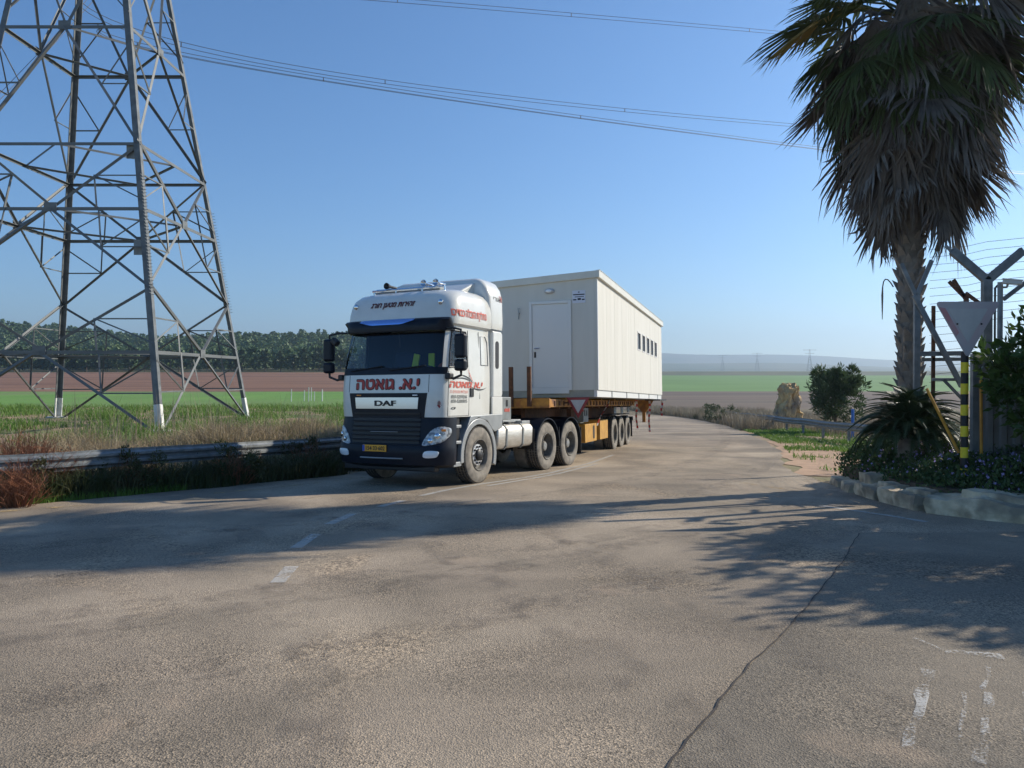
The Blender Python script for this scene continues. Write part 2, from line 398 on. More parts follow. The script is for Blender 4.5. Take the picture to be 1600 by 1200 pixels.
for m_, al, sc_ in ((M_line, .5, 38), (M_chalk, .5, 60)):
    for nd in m_.node_tree.nodes:
        if nd.type == 'VALTORGB': nd.color_ramp.elements[1].color = (al, al, al, 1)
        if nd.type == 'TEX_NOISE' and nd.inputs['Scale'].default_value > 10: nd.inputs['Scale'].default_value = sc_
M_yline = worn('worn_yellow_line', (.55, .38, .16), .49)
for a, b in [((-2.02, 6.6), (-2.08, 7.25)), ((-2.3, 8.15), (-2.3, 9.0)), ((-2.32, 9.7), (-2.2, 10.6)), ((-1.95, 11.3), (-1.7, 12)), ]:
    ribbon('lane_dash', [a, b], .13, M_line, .028)
ribbon('lane_line', [(-1.5, 12.6), (-1.15, 13.4), (-.55, 14.4), (.1, 15.3), (.8, 16.5), (1.9, 19), (2.9, 22)], .11, M_line, .028)
ribbon('lane_line', [(-.45, 14.05), (.3, 15.2), (1.0, 16.4), (2.1, 18.9)], .10, M_line, .028)
ribbon('edge_line', [(-13, 6.1), (-8.2, 10), (-6.5, 11.4), (-4.3, 13.7), (-3, 15.6)], .12, M_yline, .028)
ribbon('edge_line', [(4.4, 14.6), (4.9, 13.4)], .12, M_yline, .028)
ribbon('edge_line', [(4.6, 11.4), (5.1, 10.5), (5.35, 9.9)], .11, M_line, .028)
ribbon('stop_line_smear', [(2.68, 4.78), (3.0, 4.68)], .09, M_chalk, .034, .8)
for x0, y0, x1, y1, wd in [(2.62, 4.45, 1.98, 3.45, .07), (2.62, 4.1, 2.25, 3.5, .03), (2.75, 4.1, 2.22, 3.3, .07), (2.95, 4.1, 2.55, 3.5, .03), (2.85, 5.05, 2.9, 4.7, .03), (3.0, 4.5, 2.75, 4.15, .03)]:
    ribbon('paint_streak', [(x0-.2, y0), ((x0+x1)/2-.19, (y0+y1)/2), (x1-.2, y1)], wd*.8, M_chalk, .034, .9)
M_track = worn('tyre_polish', (.10, .085, .075), .46)
for nd in M_track.node_tree.nodes:
    if nd.type == 'VALTORGB': nd.color_ramp.elements[1].color = (.3, .3, .3, 1); nd.color_ramp.elements[1].position = .72
    if nd.type == 'TEX_NOISE' and nd.inputs['Scale'].default_value > 10: nd.inputs['Scale'].default_value = 7
def arc_path(off):
    base = [(13.5, 48), (9, 30), (5.6, 20.5), (3.2, 15.5), (.4, 11.8), (-3.2, 8.8), (-8, 6), (-14, 3.6)]
    out = []
    for i_ in range(len(base)-1):
        a, b = Vector(base[i_]), Vector(base[i_+1]); d = (b-a).normalized(); nn = Vector((-d.y, d.x)); out.append(tuple(a+nn*off))
    return out
def smooth_path(p):
    P = []
    for i_ in range(len(p)-1):
        p0, p1, p2, p3 = (Vector(p[min(max(i_+q, 0), len(p)-1)]) for q in (-1, 0, 1, 2))
        for t in np.linspace(0, 1, 8, endpoint=False): P.append(tuple(.5*((2*p1)+(p2-p0)*t+(2*p0-5*p1+4*p2-p3)*t*t+(3*p1-p0-3*p2+p3)*t**3)))
    return P
for k_, off in enumerate((-.6, 1.25, 2.6, 3.1, 4.4)):
    ribbon('tyre_track', smooth_path(arc_path(off)), .38, M_track, .0235 + .0008*k_, .15)
for k_, (x0, x1) in enumerate(((-.9, -3.6), (.9, -1.6), (2.0, .2))):
    ribbon('tyre_track', smooth_path([(x0, 1.5), (x0-.1, 4), ((x0+x1)/2, 7), (x1, 9.5), (x1-2.5, 11 if k_ else 8.5)]), .34, M_track, .0365 + .0008*k_, .15)
M_dirt = mat('orange_dirt', (.46, .29, .18), (.36, .23, .14), rough=.95, scale=2.5, bump=.02, bscale=15)
sheet('dirt_shoulder', [(6.15, 16.3), (8.2, 23.6), (9.9, 29.5), (11.2, 30), (11.6, 25), (11, 20), (9.2, 16.5), (7.2, 15.4)], M_dirt, .012, None, .45)
sheet('dirt_shoulder', [(-13.4, 7.4), (-10, 9.8), (-7.9, 11.5), (-8.2, 12.4), (-10.5, 11), (-14, 8.8)], M_dirt, .02, None, .3)

# ------------------------------------------------------------------ leaves and grass
def blades(n, posf, hmin, hmax, wd, lean, nseg=2):
    V = np.zeros((n, nseg*2+1, 3)); k = 0
    P = []
    for i in range(n):
        p = posf(); h = random.uniform(hmin, hmax)*p[3]; a = random.random()*6.283; l = random.uniform(0, lean)*h
        dx, dy = math.cos(a)*l, math.sin(a)*l; b = random.random()*3.14; wx, wy = math.cos(b)*wd/2, math.sin(b)*wd/2
        for s_ in range(nseg):
            t = s_/nseg; q = t*t
            V[i, 2*s_] = (p[0]+dx*q-wx*(1-t*.5), p[1]+dy*q-wy*(1-t*.5), p[2]+h*t); V[i, 2*s_+1] = (p[0]+dx*q+wx*(1-t*.5), p[1]+dy*q+wy*(1-t*.5), p[2]+h*t)
        V[i, nseg*2] = (p[0]+dx, p[1]+dy, p[2]+h*(1-.15*lean))
    F = []
    st = nseg*2+1
    for i in range(n):
        o = i*st
        for s_ in range(nseg-1): F.append((o+2*s_, o+2*s_+1, o+2*s_+3, o+2*s_+2))
        F.append((o+nseg*2-2, o+nseg*2-1, o+nseg*2))
    return V.reshape(-1, 3), F
def grass(name, label, cat, n, posf, hmin, hmax, wd, lean, m):
    V, F = blades(n, posf, hmin, hmax, wd, lean)
    me = bpy.data.meshes.new(name); me.from_pydata(V.tolist(), [], F); me.materials.append(m)
    return stuff(link(name, me), label, cat)
def leaves(n, pf, size, aspect=.45, up=0.3):
    V = np.zeros((n, 4, 3))
    for i in range(n):
        p, out = pf()
        d = Vector((random.gauss(0, 1), random.gauss(0, 1), random.gauss(0, 1))).normalized()
        d = (d + Vector(out)*.9 + Vector((0, 0, up))).normalized()
        s_ = d.cross(Vector((random.gauss(0, 1), random.gauss(0, 1), random.gauss(0, 1)))).normalized()
        L = size*random.uniform(.6, 1.3); p = Vector(p)
        V[i] = (p, p+d*L*.5+s_*L*aspect/2, p+d*L, p+d*L*.5-s_*L*aspect/2)
    F = np.arange(n*4).reshape(n, 4)
    return V, F
def blob(c, r, nclump=25, inner=.55):
    cl = []
    for i in range(nclump):
        d = Vector((random.gauss(0, 1), random.gauss(0, 1), random.gauss(0, 1))).normalized(); q = random.uniform(inner, 1.05)
        cl.append((Vector(c)+Vector((d.x*r[0], d.y*r[1], d.z*r[2]))*q, random.uniform(.2, .38)*min(r), d))
    def f():
        p, rr, d = random.choice(cl); e = Vector((random.gauss(0, 1), random.gauss(0, 1), random.gauss(0, 1))).normalized()
        return p + e*rr*random.uniform(.3, 1), (e*.6+d*.6)
    return f

M_straw = leafmat('straw', (.42, .33, .19), (.30, .22, .12), .2, scale=.8)
M_straw2 = leafmat('grey_straw', (.33, .28, .20), (.22, .17, .11), .2, scale=.8)
M_red = MATS['red_letter']
M_reddry = leafmat('reddish_twigs', (.30, .12, .06), (.20, .085, .045), .1, scale=2)
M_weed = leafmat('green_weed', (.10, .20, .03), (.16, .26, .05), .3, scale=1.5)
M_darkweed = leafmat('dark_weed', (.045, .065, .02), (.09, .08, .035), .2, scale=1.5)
RAIL_L = [(-13.5, 7.6), (-9.5, 10.45), (-7.4, 12.2), (-5.9, 14.4), (-4.4, 17.2), (-3, 20.5), (-1.4, 25), (0.4, 31)]
def railx(y): return interp([(p[1], p[0]) for p in RAIL_L], y)
def field_pos(y0, y1, dx0, dx1, dens=None, clump=.55):
    def f():
        while True:
            y = random.uniform(y0, y1); x = railx(y) + random.uniform(dx0, dx1)
            v = mnoise.noise((x*.45+3, y*.45, 1.7))
            if v + random.uniform(-.5, .5) > (dens if dens is not None else -.1): 
                return x, y, H(x, y)-.02, max(.25, 1 + clump*v*2.2)
    return f
grass('dry_grass', 'tall straw-coloured dry grass behind the left crash barrier', 'grass', 20000, field_pos(9, 27, -7, -.25, .02), .15, .75, .012, 1.3, M_straw)
grass('grey_dry_grass', 'greyish dead weeds among the dry grass by the pylon', 'grass', 10000, field_pos(9, 27, -8, -.3, .18), .15, .7, .014, 1.5, M_straw2)
grass('dead_stalks', 'thin tall dead stalks scattered between barrier and pylon', 'weeds', 900, field_pos(10, 30, -13, -.4, .1), .7, 1.15, .014, .35, M_straw2)
grass('green_weeds', 'fresh green weeds growing between the pylon legs', 'weeds', 42000, field_pos(14, 50, -34, -.5, -.15), .1, .34, .03, 1.0, M_weed)
def verge_pos():
    while True:
        y = random.uniform(7.5, 22); x = random.uniform(railx(y)-.5, interp(XL, y)-.02 - max(0, .45-.03*y) )
        if mnoise.noise((x*.8, y*.8, 4)) + random.uniform(-.5, .5) > -.12: return x, y, H(x, y)-.01, 1
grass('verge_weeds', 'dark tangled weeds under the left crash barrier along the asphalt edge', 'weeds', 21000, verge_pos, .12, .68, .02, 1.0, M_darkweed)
grass('verge_grass', 'low green grass along the left edge of the road', 'grass', 9000, lambda: (lambda y: (interp(XL, y)-abs(random.gauss(.25, .3)), y, -.03*y, 1))(random.uniform(7, 13.5)), .06, .2, .012, .8, M_weed)
def rverge():
    while True:
        y = random.uniform(26, 92); x = interp(XR, y) + random.uniform(.25, 14)
        if y < 64 and x < interp(XR, y) + 3.4: continue
        if mnoise.noise((x*.3, y*.3, 9)) + random.uniform(-.5, .5) > -.05: return x, y, H(x, y)-.02, 1
grass('dry_roadside_grass', 'dry brown grass beyond the right crash barrier', 'grass', 26000, rverge, .3, .85, .025, .6, M_straw2)
def rleft():
    y = random.uniform(40, 95); return interp(XR, y) + abs(random.gauss(.6, 1.4)) + .1, y, -.03*min(y, 80), 1
grass('dry_bank_grass', 'dry reeds and scrub on the bank where the road bends', 'grass', 11000, rleft, .3, 1.1, .03, .5, M_straw2)
def rweed():
    while True:
        y = random.uniform(17, 42); x = interp(XR, y) + random.uniform(.3, 4.5)
        if mnoise.noise((x*.5, y*.35, 2)) + .6*mnoise.noise((x*2, y*1.3, 6)) + random.uniform(-.5, .5) - (.5 if y < 24 else 0) > .05: return x, y, H(x, y)-.01, 1
grass('low_green_weeds', 'low bright weeds around the feet of the right crash barrier', 'weeds', 12000, rweed, .05, .2, .03, 1, M_weed)

# ------------------------------------------------------------------ forest on the hill
M_pine = leafmat('pine_needles', (.07, .12, .045), (.12, .175, .068), .15, scale=.08)
M_pined = leafmat('dark_needles', (.042, .072, .032), (.072, .108, .045), .12, scale=.08)
M_bark = mat('bark', (.10, .075, .055), (.16, .12, .09), rough=.95, scale=8, bump=.01)
def tree_clumps(n, h, r):
    V = np.zeros((n, 4, 3))
    for i in range(n):
        t = random.random()**.8; z = h*(.18 + .82*t); rr = r*(1-.75*t**1.6)*math.sqrt(random.random())
        a = random.random()*6.283; c = Vector((rr*math.cos(a), rr*math.sin(a), z)); s_ = random.uniform(.35, .8)*r*.42
        u = Vector((random.gauss(0, 1), random.gauss(0, 1), random.gauss(0, .6))).normalized(); v = u.cross(Vector((random.gauss(0, 1), random.gauss(0, 1), random.gauss(0, 1)))).normalized()
        V[i] = (c-u*s_, c+v*s_*.8, c+u*s_, c-v*s_*.8)
    return V
protos = [tree_clumps(70, 8.5, 3.1) for _ in range(6)]
allV = []
def forest_xy():
    while True:
        y = 325 + 420*random.random()**1.3; x = random.uniform(-1.05, .05)*y
        if y < 345 and mnoise.noise((x*.03, y*.03, 0)) < -.1: continue
        return x, y
for i in range(3600):
    x, y = forest_xy(); s_ = random.uniform(.75, 1.35)
    p = protos[i % 6]*s_; a = random.random()*6.28; c, s2 = math.cos(a), math.sin(a)
    q = np.stack([p[..., 0]*c-p[..., 1]*s2+x, p[..., 0]*s2+p[..., 1]*c+y, p[..., 2]+H(x, y)-.5], -1); allV.append(q)
V = np.concatenate(allV); F = np.arange(V.shape[0]*4).reshape(-1, 4)
stuff(link('pine_wood', quads_np('pine_wood', V, F, M_pine)), 'pine wood covering the far hillside behind the ploughed field', 'wood')
pt = []
for k in range(4):
    v = tree_clumps(170, 8.5, 3.0)
    pt.append((quads_np('crown', v, np.arange(170*4).reshape(-1, 4), M_pined), MB().tube([(0, 0, -.5), (.1, 0, 2.5), (0, .1, 6)], [.22, .16, .06], 6).mesh('trunk', M_bark, 40)))
for i in range(64):
    y = random.uniform(308, 326); x = -1.02*y + (1.02*y - 5)*(i+random.uniform(-.3, .3))/63
    r = thing('pine_tree', 'dark pine tree in the front row of the wood at the field edge', 'tree', Matrix.Translation((x, y, H(x, y))) @ Matrix.Rotation(random.random()*6, 4, 'Z') @ Matrix.Scale(random.uniform(.8, 1.25), 4), 'pine trees along the front edge of the wood')
    cr, tk = pt[i % 4]; link('crown', cr, r); link('trunk', tk, r)

# ------------------------------------------------------------------ transmission tower
TC = Vector((-17.1, 32, 0))
def hs(z): return 4.2 - .1366*(z-2.56)
def Lprofile(wd, t):
    return [(0, 0), (wd, 0), (wd, t), (t, t), (t, wd), (0, wd)]
unitL = {}
def angle_mesh(nm, wd, m):
    key = (nm, wd)
    if key not in unitL: unitL[key] = MB().prism(Lprofile(wd, wd*.13), 0, 1, 'z').mesh(nm, m)
    return unitL[key]
tower = thing('transmission_tower', 'grey steel lattice electricity pylon standing behind the left crash barrier', 'pylon', Matrix.Translation(TC))
def member(nm, p, q, wd, m=M_tower, inward=None, parent=None):
    p, q = Vector(p), Vector(q); d = q-p; L = d.length; d.normalize()
    c = Vector((0, 0, (p.z+q.z)/2)); out = ((p+q)/2 - c)
    if out.length < .1: out = Vector((0, 1, 0))
    x = d.cross(out).normalized(); y = d.cross(x) if True else None
    mtx = Matrix((x, y, d)).transposed().to_4x4(); mtx.translation = p
    o = link(nm, angle_mesh(nm, wd, m), parent or tower); o.matrix_local = mtx @ Matrix.Diagonal((1, 1, L, 1)); return o
def cor(k, z):
    h = hs(z); return Vector(((h, h, -h, -h)[k], (-h, h, h, -h)[k], z))
def mid(k, z): return (cor(k, z)+cor((k+1) % 4, z))/2
ZF, ZT = -.5, 24.0
for k in range(4):
    p, q = cor(k, ZF), cor(k, ZT); d = (q-p); L = d.length; d.normalize()
    inw = Vector((-p.x, -p.y, 0)).normalized()
    x = Vector((-math.copysign(1, p.x), 0, 0)); x = (x - d*x.dot(d)).normalized(); y = d.cross(x).normalized()
    if y.dot(inw) < 0: y = -y
    mm = MB().prism(Lprofile(.22, .03), 0, L, 'z')
    mtx = Matrix((x, y, d)).transposed().to_4x4(); mtx.translation = p
    link('leg', mm.mesh('leg', M_tower), tower).matrix_local = mtx
    # painted foot sleeve and footing
    q2 = p + d*1.15
    link('painted_foot', MB().prism(Lprofile(.236, .046), 0, 1.15, 'z').mesh('painted_foot', M_towerw), tower).matrix_local = Matrix.Translation(-x*.008-y*.008) @ mtx
    f = MB().lathe([(-.6, .0), (-.6, .5), (.08, .45), (.1, .4), (.1, 0)], 12, 'z', center=(p.x, p.y, -.38))
    f.build('footing', mat('concrete', (.5, .49, .45), (.42, .4, .36), rough=.9, scale=5), tower)
    if k < 3:
        b = MB()
        for s_ in np.arange(5.2, 9.8, .13):
            e = p + d*s_; b.bar(e, e + (-x if k != 2 else x)*.13 , .016, .016); b.bar(e+d*.06, e+d*.06 - y*.13, .016, .016)
        b.build('climbing_guard', M_galv, tower)
BELT = [2.56, 7.9, 15.06]; LEGN = [ZF, 4.94, 10.4, 19.5]
for k in range(4):
    k2 = (k+1) % 4
    for z in BELT: member('horizontal_beam', cor(k, z), cor(k2, z), .125)
    member('horizontal_beam', cor(k, 10.4), cor(k2, 10.4), .115)
    member('horizontal_beam', cor(k, 19.5), cor(k2, 19.5), .13)
    for zi, z in enumerate(BELT):
        c = mid(k, z)
        n = (c - Vector((0, 0, z))).normalized()
        gp = MB().box((-.24, -.008, -.17), (.24, .008, .17))
        gm = Matrix((Vector((n.y, -n.x, 0)), n, Vector((0, 0, 1)))).transposed().to_4x4(); gm.translation = c + n*.03
        gp.build('gusset_plate', M_tower, tower, mw=gm)
        for zz in (LEGN[zi], LEGN[zi+1]):
            for kk in (k, k2):
                e = cor(kk, zz); e = e + (c-e)*.004
                member('diagonal_brace', c, e, .10)
                # secondary bracing
                m1 = c + (e-c)*.5; lz = m1.z; lg = cor(kk, lz)
                member('secondary_brace', m1, lg, .05)
                m2 = c + (e-c)*.5; zb = z + (zz-z)*.22; 
                member('secondary_brace', m2, cor(kk, z + (zz-z)*.12), .05)
                if zi < 2:
                    member('secondary_brace', m1, (cor(kk, z) + c)/2, .06)
    # diaphragm
    for z in BELT + [10.4]:
        member('horizontal_brace', mid(k, z), mid(k2, z), .08)
    member('horizontal_brace', cor(k, 10.4), Vector((0, 0, 10.4)), .08)
for z, kk in ((10.1, 0), (6.4, 0)):
    c = cor(kk, z) + Vector((-.35, .15, 0))
    MB().box((-.22, -.02, -.28), (.22, .02, .28)).build('number_plate', M_grey, tower, mw=Matrix.Translation(c))

# power lines
def cable_bundle(label, pts, sep, n):
    o = thing('power_cable_bundle', label, 'cable', None, 'overhead power cables')
    P = [at(*p) for p in pts]
    xs = np.linspace(0, 1, len(P)); t = np.linspace(0, 1, 40)
    cf = [np.polyfit(xs, [p[i] for p in P], 2) for i in range(3)]
    base = [Vector([np.polyval(c, q) for c in cf]) for q in t]
    offs = [Vector((0, 0, sep/2)), Vector((0, 0, -sep/2)), Vector((0, sep*.8, 0))][:n]
    for of in offs: MB().tube([b+of for b in base], .028, 5).build('wire', M_cable, o, smooth=60)
    for q in (7, 15, 23, 31):
        MB().tube([base[q]+offs[0], base[q]+offs[1]], .05, 5).build('spacer', M_cable, o)
    return o
cable_bundle('pair of power cables highest in the sky above the truck', [(380, -16, 70), (880, 25, 95), (1237, 55, 115), (1700, 96, 150)], .45, 2)
cable_bundle('power cables below the topmost pair, crossing behind the palm', [(120, 20, 62), (280, 58, 68), (700, 142, 85), (1000, 178, 100), (1290, 204, 118), (1700, 226, 145)], .42, 2)
cable_bundle('lowest power cables of the three spans, crossing behind the palm', [(120, 42, 64), (280, 76, 70), (580, 131, 82), (900, 186, 98), (1290, 240, 120), (1700, 281, 148)], .40, 3)
for a, b in (((-5, 165, 60), (160, -8, 75)), ((-5, 155, 61), (150, -10, 76))):
    o = MB().tube([at(*a), at((a[0]+b[0])/2, (a[1]+b[1])/2+3, (a[2]+b[2])/2), at(*b)], .025, 5).build('power_cable', M_cable)
    tag(o, 'single thin power cable rising behind the lattice of the pylon', 'cable', 'thin cables behind the pylon')

# far pylons on the plain
for px, Z, hh, lb in ((1265, 1500, 44, 'tallest far pylon on the hazy plain, above the small bushy tree'), (1183, 1900, 46, 'far pylon in the haze between the standing stone and the cabin'), (1129, 2200, 46, 'faint far pylon in haze next to the cabin')):
    b = at(px, 589, Z); z0 = H(b.x, Z)
    t = thing('far_pylon', lb, 'pylon', Matrix.Translation((b.x, Z, z0)), 'far pylons on the plain')
    m = MB()
    for sx in (-1, 1):
        m.bar((sx*5, -3, 0), (sx*1.2, 0, hh*.7), .4, .4); m.bar((sx*5, 3, 0), (sx*1.2, 0, hh*.7), .4, .4); m.bar((sx*1.2, 0, hh*.7), (sx*.6, 0, hh), .4, .4)
    for q in range(6):
        f0, f1 = q/6*.7, (q+1)/6*.7; w0, w1 = 5-3.8*f0/.7, 5-3.8*f1/.7
        m.bar((-w0, 0, hh*f0), (w1, 0, hh*f1), .22, .22); m.bar((w0, 0, hh*f0), (-w1, 0, hh*f1), .22, .22)
    m.build('mast', M_tower, t)
    m = MB(); m.bar((-13, 0, hh*.97), (13, 0, hh*.97), .4, .6); m.bar((-9, 0, hh*.82), (9, 0, hh*.82), .35, .5); m.build('cross_arm', M_tower, t)

# ------------------------------------------------------------------ guard rails
WP = [(-.155, 0), (-.12, .0), (-.085, .05), (-.045, .05), (-.01, .0), (.01, 0), (.045, .05), (.085, .05), (.12, 0), (.155, 0)]
def guardrail(label, pts, side, posts_every):
    o = thing('crash_barrier', label, 'barrier', None)
    P = []
    for i in range(len(pts)-1):
        a, b = Vector(pts[i]), Vector(pts[i+1]); n = max(1, int((b-a).length/.8))
        P += [a+(b-a)*k/n for k in range(n)]
    P.append(Vector(pts[-1]))
    V = []; F = []; n = len(WP)
    for i, p in enumerate(P):
        d = (P[min(i+1, len(P)-1)]-P[max(0, i-1)]).normalized(); nn = Vector((-d.y, d.x))*side
        z = H(p.x, p.y) if side > 0 else -.03*p.y
        z = -.03*p.y + .6 + .015*math.sin(i*.7)
        for h, dep in WP: V.append((p.x+nn.x*dep, p.y+nn.y*dep, z+h))
        for h, dep in reversed(WP): V.append((p.x+nn.x*(dep-.006), p.y+nn.y*(dep-.006), z+h))
    N = 2*n
    for i in range(len(P)-1):
        for k in range(N): F.append((i*N+k, i*N+(k+1) % N, (i+1)*N+(k+1) % N, (i+1)*N+k))
    mb = MB(); mb.v = V; mb.f = F; mb.build('rail_beam', M_galv, o, smooth=50)
    acc = 0; last = None
    post = MB().box((-.05, -.03, -.75), (.05, .03, .14)).mesh('post', M_galv)
    for i in range(0, len(P), posts_every):
        p = P[i]; d = (P[min(i+1, len(P)-1)]-P[max(0, i-1)]).normalized(); nn = Vector((-d.y, d.x))*side
        link('post', post, o).matrix_local = Matrix.Translation((p.x-nn.x*.07, p.y-nn.y*.07, -.03*p.y+.6)) @ Matrix.Rotation(math.atan2(d.y, d.x)+R(90), 4, 'Z')
        bo = MB().lathe([(0, .0), (.012, .018), (.0, .025)], 8, 'y')
        q = Vector((p.x+nn.x*.008, p.y+nn.y*.008, -.03*p.y+.6))
        link('bolt', MB().lathe([(.02, 0), (.02, .02), (0, .022)], 8, 'x').mesh('bolt', M_galv), o).matrix_local = Matrix.Translation(q) @ Matrix.Rotation(math.atan2(nn.y, nn.x), 4, 'Z')
    return o
guardrail('galvanised crash barrier in front of the pylon, half buried in weeds', RAIL_L, -1, 3)
guardrail('galvanised crash barrier by the standing stone, right of the road', [(12.0, 25.3), (12.15, 26), (12.9, 32), (14.2, 42), (15.3, 50), (16.6, 60)], 1, 4)

# ------------------------------------------------------------------ truck tractor
def set_verts_project(me, fn):
    for v in me.vertices: v.co = fn(v.co)
def textmesh(body, width, height, m, thick=.0, shear=0):
    bold = 0
    c = bpy.data.curves.new('txt', 'FONT'); c.body = body; c.size = 1; c.offset = bold; c.align_x = 'CENTER'; c.shear = shear; c.resolution_u = 3
    o = bpy.data.objects.new('txt', c); COL.objects.link(o); bpy.context.view_layer.update()
    me = bpy.data.meshes.new_from_object(o.evaluated_get(bpy.context.evaluated_depsgraph_get()))
    bpy.data.objects.remove(o); bpy.data.curves.remove(c)
    if thick:
        bm = bmesh.new()
        for q in range(9):
            dx, dy = (0, 0) if q == 0 else (thick*math.cos(q*math.pi/4), thick*math.sin(q*math.pi/4))
            k0 = len(bm.verts); bm.from_mesh(me); bm.verts.ensure_lookup_table()
            for v in bm.verts[k0:]: v.co += Vector((dx, dy, 0)); v.co.z = q*.0004
        bm.to_mesh(me); bm.free()
    xs = [v.co.x for v in me.vertices]; ys = [v.co.y for v in me.vertices]
    x0, x1, y0, y1 = min(xs), max(xs), min(ys), max(ys)
    for v in me.vertices: v.co = (((v.co.x-x0)/(x1-x0)-.5)*width, ((v.co.y-y0)/(y1-y0)-.5)*height, v.co.z)
    me.materials.clear(); me.materials.append(m); return me
YAW = R(26.7)
TM = frame(Vector((-1.69, 15.14, -.454+.02)), YAW)
truck = thing('tractor_truck', 'white tractor unit with red Hebrew lettering pulling the low trailer', 'truck', TM)

LV = [(1.27, -1.32, 1.165), (1.45, -1.335, 1.17), (1.72, -1.335, 1.175), (2.04, -1.31, 1.175), (2.17, -1.285, 1.172), (2.35, -1.25, 1.165), (2.6, -1.19, 1.15), (2.84, -1.12, 1.135),
      (2.93, -1.10, 1.14), (2.97, -1.10, 1.20), (3.06, -1.11, 1.215), (3.22, -1.08, 1.21), (3.36, -1.04, 1.195), (3.48, -.98, 1.165), (3.58, -.86, 1.10), (3.64, -.66, 1.0), (3.675, -.3, .86)]
def outline(lv, inset=0):
    z, yf, wv = lv; wv -= inset; yf += inset
    half = [(wv*.25, yf+.004), (wv*.5, yf+.016), (wv*.72, yf+.036), (wv-.2, yf+.065), (wv-.085, yf+.125), (wv-.022, yf+.22), (wv, yf+.34)]
    for y in (-.78, -.42, -.36, .05, .45): half.append((wv, max(y, half[-1][1]+.012)))
    half.append((wv-.07, .55-inset)); half.append((wv*.5, .55-inset))
    pts = [(0, yf)] + half + [(0, .55-inset)] + [(-x, y) for x, y in reversed(half)]
    return [(x, y, z) for x, y in pts]
NP = len(outline(LV[0]))
# station index i face between i and i+1: left side: 0..  ; stations: 0 center,1..7 front/corner, 8:-.78, 9:-.42, 10:-.36, 11:.05, 12:.45, 13, 14, 15 center back
def ring_mesh(inset=0):
    V = []
    for lv in LV: V += outline(lv, inset)
    return V
WS_L, WS_H = 4, 7      # levels of glass
def is_ws(l, k): return WS_L <= l < WS_H and (k <= 4 or k >= NP-5)
def is_band(l, k): return (l == 3 and (k <= 5 or k >= NP-6)) or (WS_L <= l < WS_H and k in (5, NP-6)) and False
def is_sw(l, k): return WS_L <= l < WS_H and (k in (6, 7, 8) or k in (NP-7, NP-8, NP-9))
shell, ws, band, sw1, sw2 = MB(), MB(), MB(), MB(), MB()
for inset, tgt in ((0, 'out'), (.035, 'in')):
    V = ring_mesh(inset); fs = {'s': [], 'w': [], 'b': [], '1': [], '2': []}
    for l in range(len(LV)-1):
        for k in range(NP):
            f = (l*NP+k, l*NP+(k+1) % NP, (l+1)*NP+(k+1) % NP, (l+1)*NP+k)
            if is_ws(l, k): fs['w'].append(f)
            elif is_sw(l, k): fs['1' if k < NP/2 else '2'].append(f)
            elif is_band(l, k): fs['b'].append(f)
            else: fs['s'].append(f)
    top = tuple((len(LV)-1)*NP+k for k in range(NP)); bot = tuple(range(NP-1, -1, -1))
    if tgt == 'out':
        shell.add(V, fs['s'] + [top]); ws.add(V, fs['w']); band.add([(x, y-.002 if y < 0 else y, z) for x, y, z in V], fs['b']); sw1.add(V, fs['1']); sw2.add(V, fs['2'])
        shellV = V
    else:
        lin = MB(); lin.add(V, fs['s'] + fs['b'] + [top, bot]); 
def clean(me):
    bm = bmesh.new(); bm.from_mesh(me); bmesh.ops.delete(bm, geom=[v for v in bm.verts if not v.link_faces], context='VERTS'); bm.to_mesh(me); bm.free(); return me
def smo(me, a=38):
    me.shade_smooth(); me.set_sharp_from_angle(angle=R(a)); return me
cab = link('cab_shell', smo(clean(shell.mesh('cab_shell', M_white))), truck)
link('cab_lining', clean(lin.mesh('cab_lining', M_inside)), truck)
link('windscreen', smo(clean(ws.mesh('windscreen', M_glassd))), truck)
link('windscreen_band', smo(clean(band.mesh('windscreen_band', M_navy))), truck)
link('side_window', smo(clean(sw1.mesh('side_window', M_glass))), truck)
link('side_window', smo(clean(sw2.mesh('side_window', M_glass))), truck)
def yfront(x, z):
    yf = interp([(l[0], l[1]) for l in LV], z); wv = interp([(l[0], l[2]) for l in LV], z); ax = min(abs(x), wv-.001)
    return interp([(0, yf), (wv*.25, yf+.004), (wv*.5, yf+.016), (wv*.72, yf+.036), (wv-.2, yf+.065), (wv-.085, yf+.125), (wv-.022, yf+.22), (wv, yf+.34)], ax)
def xside(z): return interp([(l[0], l[2]) for l in LV], z)
def front_text(nm, body, wd, ht, x, z, m, bold, off, shear=0, parent=truck):
    me = textmesh(body, wd, ht, m, bold, shear)
    # local +x is vehicle left = viewer's right
    set_verts_project(me, lambda c: Vector((c.x+x, yfront(c.x+x, c.y+z)-off-c.z, c.y+z)))
    return link(nm, me, parent)
def xsurf(y, z):
    yf = interp([(l[0], l[1]) for l in LV], z); wv = xside(z)
    return interp([(yf, 0), (yf+.016, wv*.5), (yf+.036, wv*.72), (yf+.065, wv-.2), (yf+.125, wv-.085), (yf+.22, wv-.022), (yf+.34, wv)], y)
def side_text(nm, body, wd, ht, y, z, m, bold, off, shear=0, parent=truck):
    me = textmesh(body, wd, ht, m, bold, shear)
    set_verts_project(me, lambda c: Vector((xsurf(c.x+y, c.y+z)+off+c.z, c.x+y, c.y+z)))
    return link(nm, me, parent)
front_text('lettering_outline', 'הטאוג .א.י', 1.42, .215, 0, 1.865, M_black, .055, .006)
front_text('lettering', 'הטאוג .א.י', 1.385, .185, 0, 1.865, M_red, .032, .012)
front_text('roof_lettering', 'גרוח ןעטמ תוריהז', 1.0, .13, -.08, 3.34, mat('dark_red_letter', (.10, .012, .012), rough=.5), .04, .010, .25)
